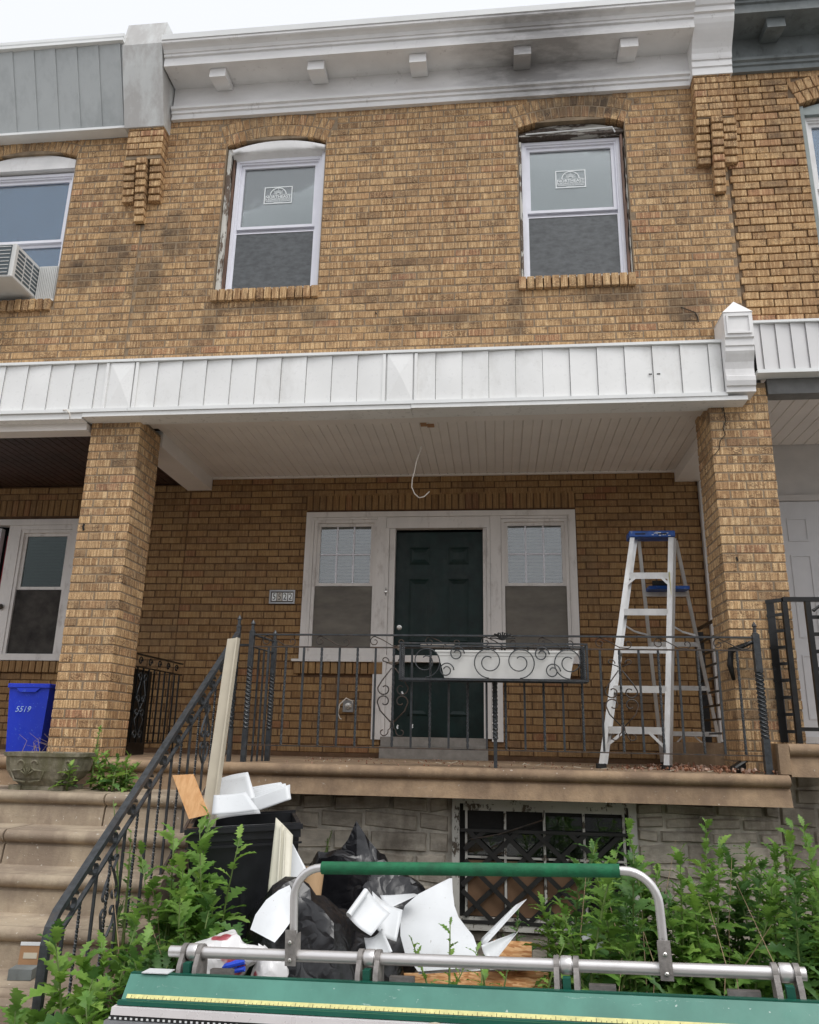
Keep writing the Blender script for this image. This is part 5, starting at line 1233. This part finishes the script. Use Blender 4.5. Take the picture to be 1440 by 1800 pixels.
bag('carrier_bag', (-1.13, -2.18, -.70), (.135, .11, .105), 5, 'bag_white', 'white plastic carrier bag with red print lying by the large black bag', [((1, 0, .25), .45, .05)], 'carrier bag')
bag('carrier_bag', (-.93, -2.15, -.76), (.08, .09, .12), 9, 'bag_white', 'crumpled end of a white carrier bag with red print beneath the metal tube', [((-.6, 0, .8), .35, .05)], 'carrier bag')
tk = MB(); tk.tube([(-.965, -1.32, -.62), (-.955, -1.30, -.475)], .055, 24); single(tk, 'cardboard_tube', 'card_tube', 'brown cardboard tube standing out of the black bag', 'tube', (-.975, -1.3, -.6), smooth='auto')
for (x, z, w, h, rot) in ((-1.215, -.655, .022, .075, -.5), (-1.195, -.66, .018, .06, -.5)):
    pass
mb = MB(); mb.tube([px(372, 1706, -2.24), px(400, 1697, -2.26), px(430, 1690, -2.25)], .012, 8); mb.tube([px(380, 1712, -2.24), px(430, 1703, -2.25)], .010, 8); single(mb, 'blue_plastic_clip', 'blue_pl', 'blue plastic strip under the white carrier bag', 'plastic scrap', tuple(px(400, 1697, -2.2)))
# ------------------------------------------------------------------ metal sheets in the heap
sheet('siding_offcut', 'panel_cream', 'cream ribbed siding offcut leaning upright against the black bin', (px(470, 1572, -1.72), px(510, 1560, -1.70), px(515, 1468, -1.58), px(485, 1437, -1.55)), .012)
sheet('siding_offcut', 'panel', 'narrow white sheet tucked behind the cream ribbed offcut', (px(508, 1566, -1.66), px(540, 1530, -1.62), px(514, 1482, -1.56), px(508, 1478, -1.55)), .0)
for k, (a, b) in enumerate((((497, 1566), (502, 1455)), ((488, 1568), (495, 1450)))):
    mb = MB(); mb.flat([px(*a, -1.75), px(*b, -1.585)], .006, .012); single(mb, 'panel_rib', 'panel_cream', ('narrow raised rib on the right of the cream offcut', 'narrow raised rib on the left of the cream offcut')[k], 'siding rib', tuple(px(*a, -1.75)))
ruled('siding_offcut', 'panel', 'arched bluish white sheet curling up from the large black bag', [(440, 1634), (449, 1608), (468, 1582), (490, 1565), (509, 1556)], [(483, 1657), (497, 1640), (510, 1622), (517, 1603), (520, 1584)], (-2.1, -1.95), (-2.16, -1.98))
sheet('siding_offcut', 'panel', 'square white sheet with rolled edge lying on the black bags', (px(652, 1646, -1.95), px(611, 1610, -1.93), px(645, 1563, -1.82), px(686, 1606, -1.84)), .012)
mb = MB(); mb.tube([px(613, 1609, -1.95), px(644, 1566, -1.85)], .014, 10); single(mb, 'rolled_edge', 'panel', 'rolled white metal edge beside the square white sheet', 'siding offcut', tuple(px(613, 1609, -1.95)), smooth='auto')
sheet('siding_offcut', 'panel', 'bent white sheet behind the square one pointing down', (px(697, 1655, -1.83), px(660, 1630, -1.83), px(654, 1567, -1.70), px(708, 1600, -1.72)), .02)
sheet('siding_offcut', 'panel', 'long pale sheet reaching right beneath the green grip', (px(680, 1600, -1.66), px(735, 1573, -1.60), px(728, 1571, -1.55), px(668, 1574, -1.58)), .0)
sheet('siding_offcut', 'panel', 'shiny folded sheet hanging down by the middle clamp', (px(645, 1676, -1.92), px(690, 1672, -1.92), px(672, 1632, -1.84), px(640, 1648, -1.84)), -.02)
ruled('siding_offcut', 'panel', 'largest white metal sheet with a sweeping curved edge standing in the heap', [(735, 1708), (712, 1676), (704, 1645), (704, 1615), (712, 1592), (735, 1572), (768, 1555), (790, 1544)], [(838, 1700), (840, 1668), (832, 1645), (818, 1628), (806, 1612), (799, 1592), (796, 1568), (795, 1544)], (-1.75, -1.35), (-1.80, -1.33), sub=6)
sheet('siding_offcut', 'panel', 'narrow curled grey-white blade pointing up to the right before the basement window', (px(853, 1662, -1.55), px(846, 1650, -1.55), px(905, 1592, -1.30), px(927, 1580, -1.28)), .02)
sheet('siding_offcut', 'panel', 'low white sheet sloping up at the foot of the basement window', (px(870, 1690, -1.60), px(846, 1662, -1.58), px(905, 1640, -1.35), px(914, 1634, -1.32)), .02)
sheet('siding_offcut', 'panel', 'flat white sheet lying low under the curved piece', (px(735, 1712, -1.75), px(880, 1704, -1.70), px(850, 1696, -1.5), px(760, 1696, -1.5)), .0)
for k, (a, b, c_, d_) in enumerate((((1025, 1655), (1043, 1648), (1040, 1640), (1022, 1646)), ((1045, 1672), (1062, 1668), (1060, 1655), (1048, 1660)))):
    sheet('paper_scrap', 'panel', ('white paper scrap caught in the weeds, the left one', 'white paper scrap caught in the weeds, the right lower one')[k], (px(*a, -1.45), px(*b, -1.45), px(*c_, -1.43), px(*d_, -1.43)), .004, cat='paper scrap', nseg=3)
def box_board(name, m, label, pts, cat='board', th=.012):
    P = [Vector(p) for p in pts]; nrm = (P[1]-P[0]).cross(P[3]-P[0]).normalized()*th
    return single(MB().add(P+[p-nrm for p in P], [(0, 1, 2, 3), (7, 6, 5, 4), (0, 4, 5, 1), (1, 5, 6, 2), (2, 6, 7, 3), (3, 7, 4, 0)]), name, m, label, cat, tuple(P[0]))
box_board('osb_board', 'osb', 'flat orange strand board lying on the garden ground behind the tube', ((-.72, -1.9, -1.02), (.25, -1.8, -1.01), (.25, -1.05, -.96), (-.72, -1.25, -.97)))
box_board('osb_board', 'osb', 'second strand board tilted at the foot of the basement window', (px(855, 1700, -1.3), px(935, 1690, -1.2), px(935, 1656, -1.0), px(868, 1652, -1.02)))
text('APA', 'stamp', 'black_print', [o for o in C.objects if o.name == 'osb_board'][0], (0, 0, 0), .05) if False else None
# open carton on the steps
CT = thing('carton', 'small open brown carton lying on a lower step at the far left', 'carton', (-2.24, -1.72, -.94))
q = Matrix.Translation((-2.235, -1.72, -.938)) @ Matrix.Rotation(.12, 4, 'Z')
MB().box(-.055, .055, -.04, .04, 0, .045, q).build('body', 'slate_paint', CT)
MB().box(-.05, .055, .036, .040, .045, .13, q @ Matrix.Rotation(-.1, 4, 'X')).build('flap', 'card', CT); MB().box(-.052, .058, .034, .042, .13, .145, q @ Matrix.Rotation(-.1, 4, 'X')).build('flap_edge', 'panel', CT)
MB().box(-.03, .035, .034, .0355, .075, .10, q @ Matrix.Rotation(-.1, 4, 'X')).build('flap_slot', 'beige', CT)

# ------------------------------------------------------------------ air conditioner
AC = thing('window_air_conditioner', 'white window air conditioner jutting from the left neighbour upstairs window', 'air conditioner', (-4.2, -.1, 3.85))
MB().cbox(.50, .42, .32, .008, Matrix.Translation((-4.235, -.09, 3.975))).build('case', 'ac_white', AC)
B(-4.47, -4.02, -.306, -.300, 3.835, 4.115).build('front_grille', 'ac_dark', AC)
for k in range(8): z = 3.85+k*.035; B(-4.465, -4.025, -.310, -.3065, z, z+.006).build('fin', 'ac_white', AC)
for k in range(7):
    for j in range(3): yy = -.26+j*.11; B(-3.985, -3.983, yy, yy+.095, 3.845+k*.038, 3.868+k*.038).build('side_louvre', 'ac_dark', AC)
mb = MB()
for k in range(10): x = -3.975+k*.017; mb.box(x, x+.012, .035, .05, 3.80, 4.12)
mb.box(-3.98, -3.80, .045, .06, 3.795, 4.13); mb.build('side_curtain', 'ac_white', AC)
# ------------------------------------------------------------------ porch litter
mb = MB(); r2 = random.Random(5)
def chip(mb, x, y, z, s_):
    a = Euler((r2.uniform(0, 6), r2.uniform(0, 6), r2.uniform(0, 6))).to_matrix().to_4x4(); mb.box(-s_, s_, -s_*.7, s_*.7, -s_*.5, s_*.5, Matrix.Translation((x, y, z)) @ a)
for k in range(420):
    x = min(1.80, max(.9, r2.gauss(1.45, .24))); y = r2.uniform(-.15, .9); chip(mb, x, y, .008+max(0, .03*(1-abs(x-1.5)*2))*r2.random(), r2.uniform(.003, .013))
for k in range(140): chip(mb, r2.uniform(-1.7, 1.0), r2.uniform(-.15, 1.4), .005, r2.uniform(.002, .007))
single(mb, 'brick_rubble', 'rubble', None, None, kind='stuff')
mb = MB()
for k in range(24):
    x, y = r2.uniform(-1.6, 1.4), r2.uniform(-.12, .6); mb.tube([(x, y, .008), (x+r2.uniform(-.05, .05), y+r2.uniform(-.03, .03), .012+r2.random()*.01)], .003, 4)
single(mb, 'wood_splinters', 'beige', None, None, kind='stuff')
mb = MB().box(-.09, .09, -.035, .035, -.028, .028, Matrix.Translation((1.63, .03, .055)) @ Euler((0, -.5, .3)).to_matrix().to_4x4(), ch=.01)
single(mb, 'fallen_gutter_elbow', 'iron_black', 'short black downpipe piece lying by the right railing post', 'pipe piece', (1.63, .03, .05))
MB_ = MB().tube([(1.665, .38, .74), (1.665, .30, .76), (1.66, .24, .72), (1.66, .22, .66), (1.655, .22, .61)], .02, 8)
mb = MB(); mb.tube([(1.72, -.12, .85), (1.60, .0-.02, .80), (1.585, -.025, .70), (1.60, -.03, .60)], [.012, .025, .022, .012], 8); single(mb, 'rag', 'iron_black', 'black rag or strap hanging inside the right railing corner', 'rag', (1.6, -.02, .6), smooth=True)

# ------------------------------------------------------------------ sheet metal brake in the foreground
A0, A1 = Vector((-.993, -3.10, -.450)), Vector((.792, -3.34, -.368))
ex = (A1-A0).normalized(); ez = Vector((0, 0, 1)); ey = ez.cross(ex).normalized(); ez = ex.cross(ey).normalized(); LN = (A1-A0).length-.02
MBk = Matrix(((ex.x, ey.x, ez.x, A0.x), (ex.y, ey.y, ez.y, A0.y), (ex.z, ey.z, ez.z, A0.z), (0, 0, 0, 1)))
BK = thing('bending_brake', 'green and aluminium sheet metal bending brake with foam handle across the foreground', 'bending brake', mtx=MBk)
tb_ = MB().tube([(0, 0, 0), (LN, 0, 0)], .0158, 28).build('pivot_tube', 'alu_tube', BK, 'auto')
U0, U1 = -.115, LN+.22
MB().prism([(-.048, -.060), (-.048, -.050), (-.058, -.050), (-.098, -.105), (-.10, -.118), (-.06, -.118)], U0+.02, U1).build('top_plate', 'brake_green', BK)
MB().prism([(-.042, -.050), (-.050, -.049), (-.0575, -.0495), (-.057, -.046), (-.042, -.046)], U0+.02, U1).build('hinge_edge', 'brake_dkgreen', BK)
MB().prism([(-.0915, -.0935), (-.0925, -.0930), (-.0990, -.1020), (-.0980, -.1025)], U0+.035, U1).build('ruler_tape', 'yellow', BK)
mb = MB()
for k in range(150):
    u = U0+.05+k*.0127; L = .35 if k % 4 else .75
    a_, b_ = Vector((0, -.0929, -.0928)), Vector((0, -.0994, -.1018)); c_ = b_.lerp(a_, L)
    mb.add([(u, b_.y, b_.z), (u+.0013, b_.y, b_.z), (u+.0013, c_.y, c_.z), (u, c_.y, c_.z)], [(0, 1, 2, 3)])
mb.build('ruler_marks', 'black_print', BK, kind='stuff')
MB().prism([(-.100, -.1055), (-.110, -.107), (-.112, -.117), (-.100, -.1185)], U0+.015, U1).build('front_lip', 'brake_dkgreen', BK)
MB().prism([(-.100, -.119), (-.122, -.120), (-.125, -.139), (-.100, -.141)], U0+.005, U1).build('anvil_strip', 'lip_white', BK)
MB().prism([(-.105, -.1415), (-.124, -.1415), (-.124, -.1505), (-.105, -.1505)], U0, U1).build('scale_strip', 'rubber', BK)
mb = MB()
for k in range(120): u = U0+k*.0172; mb.box(u, u+.0065, -.1255, -.1242, -.149, -.144)
mb.build('scale_marks', 'white_cap', BK, kind='stuff')
MB().prism([(-.03, -.1185), (-.100, -.1512), (-.132, -.152), (-.140, -.19), (-.12, -.24), (-.02, -.24)], U0-.01, U1).build('bed', 'cyl_grey', BK)
B(-.085, .0, -.05, -.044, -.050, -.049, Matrix.Identity(4)) if False else None
MB().box(-.055, .03, -.065, -.02, -.0455, -.043).build('end_tab', 'panel', BK)
for u in (.078, .632, 1.185, 1.735):
    ca = MB()
    for s2 in (-1, 1):
        uu = u+s2*.026
        ca.lathe([(.024, -.007), (.024, .007)], 20, mtx=Matrix.Translation((uu, 0, 0)) @ Matrix.Rotation(pi/2, 4, 'Y'))
        ca.prism([(.024, .004), (-.022, .004), (-.042, -.03), (-.052, -.09), (.02, -.09), (.026, -.03)], uu-.007, uu+.007)
    cl_ = ca.build('clamp_arm', 'cast', BK, 'auto')
    MB().lathe([(.021, -.015), (.023, -.012), (.023, .012), (.021, .015)], 20, mtx=Matrix.Translation((u, 0, .001)) @ Matrix.Rotation(pi/2, 4, 'Y')).build('collar', 'alu_tube', cl_, 'auto')
    MB().box(u-.010, u+.010, -.045, -.020, -.062, -.020, Matrix.Identity(4)).build('lever', 'brake_dkgreen', cl_)
    MB().lathe([(.006, 0), (.006, .006)], 8, (u, -.04, -.058)).build('bolt', 'nickel', cl_)
    MB().box(u+.055 if u < 1.5 else u-.145, u+.125 if u < 1.5 else u-.065, .0, .02, -.105, -.045).build('rear_casting', 'cast', cl_)
h0, h1, zt_, tr_ = .397, 1.443, .237, .0118
def arc(cx, cz, r, a0, a1, n=8): return [(cx+r*math.cos(a0+(a1-a0)*i/n), 0.0, cz+r*math.sin(a0+(a1-a0)*i/n)) for i in range(n+1)]
hp = [(h0, 0, .015)]+arc(h0+.085, zt_-.085, .085, pi, pi/2)+arc(h1-.085, zt_-.085, .085, pi/2, 0)+[(h1, 0, .015)]
hp = [(a, b+.0*c, c) for a, b, c in hp]
hd = MB().tube(hp, tr_, 18).build('handle', 'alu_tube', BK, 'auto'); MB().tube([(h0+.088, 0, zt_), (h1-.095, 0, zt_)], .0178, 24).build('foam_grip', 'foam', hd, 'auto')
for u in (h0, h1):
    k_ = MB().box(u-.0165, u+.0165, -.0245, -.0205, -.022, .072).box(u-.0165, u-.0145, -.0205, .016, .0, .06).box(u+.0145, u+.0165, -.0205, .016, .0, .06).build('handle_bracket', 'cast', hd)
    for z in (.04, -.006): MB().lathe([(.0065, 0), (.006, .004), (.003, .006)], 8, mtx=Matrix.Translation((u, -.0246, z)) @ ry).build('bolt', 'nickel', k_)
MB().lathe([(.046, 0), (.044, .006), (.02, .009)], 24, mtx=Matrix.Translation((.845, -.145, -.155)) @ Matrix.Rotation(pi/2*.75, 4, 'X')).build('round_badge', 'beige', BK, 'auto')
# legs of the stand
for u in (.25, LN-.1):
    for v in (-.12, -.03): MB().tube([(u, v, -.24), (u, v+(-.12 if v < -.1 else .12), GZ+.36-.0)], .018, 8).build('stand_leg', 'alu', BK)

# ------------------------------------------------------------------ vegetation
def leaf_mesh(name, L, W, lobes, seed, m, curl=.35, fold=.25):
    r_ = random.Random(seed); mb = MB(); n = lobes*2; rows = []
    for i in range(n+1):
        t = i/n; base = math.sin(pi*min(1, t**.75))*W/2*(1.0 if t < .96 else .4); w = base*(1.25 if i % 2 else .5)+.002
        z = -curl*L*t*t+.25*curl*L*t; x = L*(t-.12*curl*t*t)
        fw = L*.035 if i % 2 else 0
        for s2 in (-1, 1):
            rows.append((x+fw+r_.uniform(-.004, .004), s2*w*r_.uniform(.85, 1.15), z+fold*w+r_.uniform(-.006, .006)))
        rows.append((x, 0, z))
    mb.v = rows
    for i in range(n):
        a = i*3; mb.f += [(a, a+2, a+5, a+3), (a+2, a+1, a+4, a+5)]
    return mb.mesh(name, m, True)
LM = {}
for key, m in (('leaf', 'leaf'), ('leaf_dk', 'leaf_dk'), ('leaf_lt', 'leaf_lt')):
    LM[key] = [leaf_mesh('leaf', .15, .068, 5, 1, m), leaf_mesh('leaf', .19, .085, 5, 2, m, .5), leaf_mesh('leaf', .10, .035, 5, 3, m, .2), leaf_mesh('leaf', .11, .09, 3, 4, m, .3, .1), leaf_mesh('leaf', .17, .035, 6, 5, m, .7)]
vr = random.Random(11)
def plant(loc, h, n, label, group=None, leafm='leaf', kinds=(0, 1, 2, 4), spread=1.0, name='weed_plant', nst=1, stm='stem', bushy=1.0, sc=1.0, cat='weed'):
    root = thing(name, label, cat, loc, group); mbs = MB(); sts = []
    for s_ in range(nst):
        a = vr.uniform(0, 6.28); lean = vr.uniform(.02, .14)*(1 if nst == 1 else 2.2)*spread; hh = h*(1 if s_ == 0 else vr.uniform(.55, .95))
        pts = [Vector((math.cos(a)*lean*hh*t*t+(.03*s_*math.cos(a*3)), math.sin(a)*lean*hh*t*t+(.03*s_*math.sin(a*2)), hh*t)) for t in (0, .25, .5, .75, 1)]
        mbs.tube(pts, [.009, .008, .006, .004, .002], 6); sts.append((pts, hh))
    me = mbs.mesh('stem', stm, True); o = bpy.data.objects.new('stem', me); C.objects.link(o); o.parent = root
    for i in range(n):
        pts, hh = sts[i % nst]; t = .04+.96*((i+vr.random())/n)**.85; k = min(3, int(t*4)); p = pts[k].lerp(pts[k+1], t*4-k)
        s_ = (1.25-.72*t)*vr.uniform(.75, 1.2)*bushy*sc; a = i*2.4+vr.uniform(-.5, .5)
        lm = LM[leafm if vr.random() < .8 else ('leaf_lt' if (leafm == 'leaf' and t > .5) else 'leaf_dk')][vr.choice(kinds)]
        o = bpy.data.objects.new('leaf', lm); C.objects.link(o); o.parent = root
        el = .15+1.0*t**2*vr.uniform(.6, 1.2)+vr.uniform(-.25, .25)
        o.matrix_local = Matrix.Translation(p) @ Matrix.Rotation(a, 4, 'Z') @ Matrix.Rotation(-el, 4, 'Y') @ Matrix.Rotation(vr.uniform(-.5, .5), 4, 'X') @ Matrix.Diagonal((s_, s_, s_, 1))
    return root
GZ2 = -1.22
# tall weeds right of the basement window, each with its top where the photo shows it
tall = [(1130, 1442, -.75, 'tall upright weed whose tip rises beside the right edge of the basement window'),
        (1225, 1442, -.70, 'tall weed with thin top rising against the stone wall right of the basement window'),
        (1355, 1446, -.80, 'tall branching weed near the right end of the stone wall'),
        (1062, 1492, -.85, 'bushy weed overlapping the lower right corner of the basement window'),
        (1392, 1462, -.75, 'weed with pale tip just right of the tall branching one'),
        (985, 1590, -1.25, 'mid height weed in front of the basement grille'),
        (1436, 1448, -.9, 'weed cut by the right edge of the picture')]
for (a, b, Y, lb) in tall:
    p = px(a, b, Y); h = p.z-GZ2; plant((p.x, Y, GZ2), h, 120, lb, nst=4 if h > .8 else 2, kinds=(0, 1, 2, 4), spread=.5, bushy=.9)
for k in range(26):
    a = 1000+k*18+vr.uniform(-10, 10); Y = vr.uniform(-1.6, -.55); yp = vr.uniform(1475, 1590); p = px(a, yp, Y); h = max(.3, p.z-GZ2)
    plant((p.x, Y, GZ2), h, 78, 'leafy green weed in the dense patch right of the basement window', 'weeds filling the garden patch at right', nst=2, kinds=(0, 1, 3, 4), bushy=.98, leafm='leaf' if k % 3 else 'leaf_dk')
for (a, b, Y, lb) in ((790, 1622, -1.95, 'small serrated weed growing in front of the large curved sheet'), (755, 1690, -2.0, 'low weed left of the serrated one before the curved sheet'), (868, 1650, -1.9, 'weed between the large curved sheet and the curled blade'), (935, 1650, -1.8, 'spreading weed over the strand board'), (905, 1600, -.35, 'dark leafy weed under the basement grille'), (960, 1600, -.3, 'dark weed rooted below the middle of the basement window'), (845, 1700, -2.1, 'low broad weed just behind the metal tube')):
    p = px(a, b, Y); plant((p.x, Y, GZ2), max(.22, p.z-GZ2), 34, lb, nst=2, kinds=(0, 2, 4), leafm='leaf_dk' if Y > -.5 else 'leaf', sc=.75, bushy=.9)
# weeds by the stair rail
for (a, b, Y, n_, lm, lb) in ((345, 1415, -1.75, 60, 'leaf', 'tallest bushy weed hiding the left side of the black bin'), (378, 1428, -1.80, 56, 'leaf', 'lobed weed whose leaves spread over the front of the black bin'), (300, 1480, -1.75, 50, 'leaf', 'weed leaning through the stair railing balusters'), (290, 1560, -1.9, 46, 'leaf_dk', 'shaded weed at mid height behind the stair railing'),
                         (350, 1570, -2.0, 50, 'leaf_dk', 'broad leaved dark weed above the left clamp of the metal tube'), (385, 1610, -2.05, 34, 'leaf_dk', 'low dark weed beside the carrier bag'), (318, 1440, -1.70, 60, 'leaf', 'upright weed just left of the tallest bushy weed'), (392, 1445, -1.70, 44, 'leaf', 'slender weed leaning against the left half of the black bin'), (352, 1490, -1.86, 50, 'leaf', 'wide lobed weed in front of the middle of the black bin'), (330, 1520, -1.95, 54, 'leaf', 'weed filling the gap between railing and black bin'), (145, 1605, -2.35, 54, 'leaf_lt', 'pale flowering weed twined round the bottom newel'), (205, 1600, -2.2, 50, 'leaf', 'weed standing between the newel and the brake'), (225, 1650, -2.35, 44, 'leaf', 'narrow leaved weed close to the left end of the brake'), (60, 1700, -2.4, 34, 'leaf', 'low weed spreading onto the lowest steps'), (130, 1700, -2.5, 50, 'leaf_lt', 'yellowish weed cut off by the bottom edge of the picture'), (180, 1740, -2.5, 44, 'leaf', 'weed in front of the railing foot'), (260, 1640, -2.1, 40, 'leaf_dk', 'dark weed in the corner under the stair rail'), (320, 1640, -2.1, 36, 'leaf_dk', 'round leaved dark weed behind the left clamp')):
    p = px(a, b, Y); plant((p.x, Y, GZ2-.05), max(.3, p.z-GZ2), int(n_*1.6), lb, nst=3, kinds=(0, 1, 3), leafm=lm, bushy=1.05)
plant((-1.87, -1.50, -.94), .50, 44, 'thin vine twined through the middle of the stair railing', nst=3, kinds=(3, 0), sc=.5, leafm='leaf_dk', spread=1.6, name='climbing_vine', cat='vine')
plant((-1.84, -1.62, -.94), .80, 26, 'vine reaching the top of the stair handrail', nst=2, kinds=(3, 2), sc=.45, leafm='leaf', spread=.7, name='climbing_vine', cat='vine')
mb = MB()
for k in range(60):
    x, y = vr.uniform(-1.75, 2.6), vr.uniform(-2.2, -.5)
    if -1.1 < x < .4: continue
    h = vr.uniform(.4, .85); mb.tube([(x, y, -1.22), (x+vr.uniform(-.06, .06), y, -1.22+h*.6), (x+vr.uniform(-.14, .14), y+vr.uniform(-.1, .1), -1.22+h)], [.003, .0025, .001], 4)
single(mb, 'dry_stems', 'straw', None, None, kind='stuff')
# ivy on the step beside the pillar, sprig on the wall
plant((-2.62, -.42, -.185), .24, 110, 'low green weed growing on the top step beside the stone planter', nst=7, kinds=(0, 1, 3), sc=.55, leafm='leaf_lt', spread=2.5)
plant((-2.74, -.30, -.185), .40, 46, 'thin climbing weed rising up the foot of the left pillar', nst=1, kinds=(2, 3), sc=.38, leafm='leaf')
plant((-2.46, -.40, -.185), .17, 70, 'small clump of weed between the climbing weed and the stair rail', nst=4, kinds=(0, 1, 3), sc=.5, leafm='leaf', spread=2.5)
plant((-1.18, .04, -.68), .24, 22, 'small fern like sprig sprouting from the stone basement wall', nst=2, kinds=(2,), sc=.3, leafm='leaf')
# ground cover
gc = MB()
for k in range(1500):
    x = vr.uniform(-1.7, 2.9); y = vr.uniform(-2.45, .0)
    if -1.2 < x < .35 and y < -.5 and vr.random() < .75: continue
    s_ = vr.uniform(.03, .075); z = -1.20+vr.uniform(0, .14); a = vr.uniform(0, 6.3); T = Matrix.Translation((x, y, z)) @ Matrix.Rotation(a, 4, 'Z') @ Matrix.Rotation(vr.uniform(-1.0, .2), 4, 'Y')
    gc.add([(0, 0, 0), (s_*.5, -s_*.35, .005), (s_*1.3, 0, -.005), (s_*.5, s_*.35, .005)], [(0, 1, 2, 3)], T)
single(gc, 'ground_cover', 'leaf_dk', None, None, kind='stuff')

# ------------------------------------------------------------------ across the street (seen in the glass)
AX = thing('far_row_house', 'brick row houses across the street mirrored in the porch windows', 'house', (0, -19, GZ))
B(-22, 22, -24, -19, GZ, 4.2).build('wall', 'facade_far', AX); B(-22, 22, -19.3, -18.9, 4.2, 4.9).build('cornice', 'white_paint', AX)
B(-22, 22, -18.9, -17.2, 1.2, 1.9).build('porch_fascia', 'white_paint', AX)
cleanup()
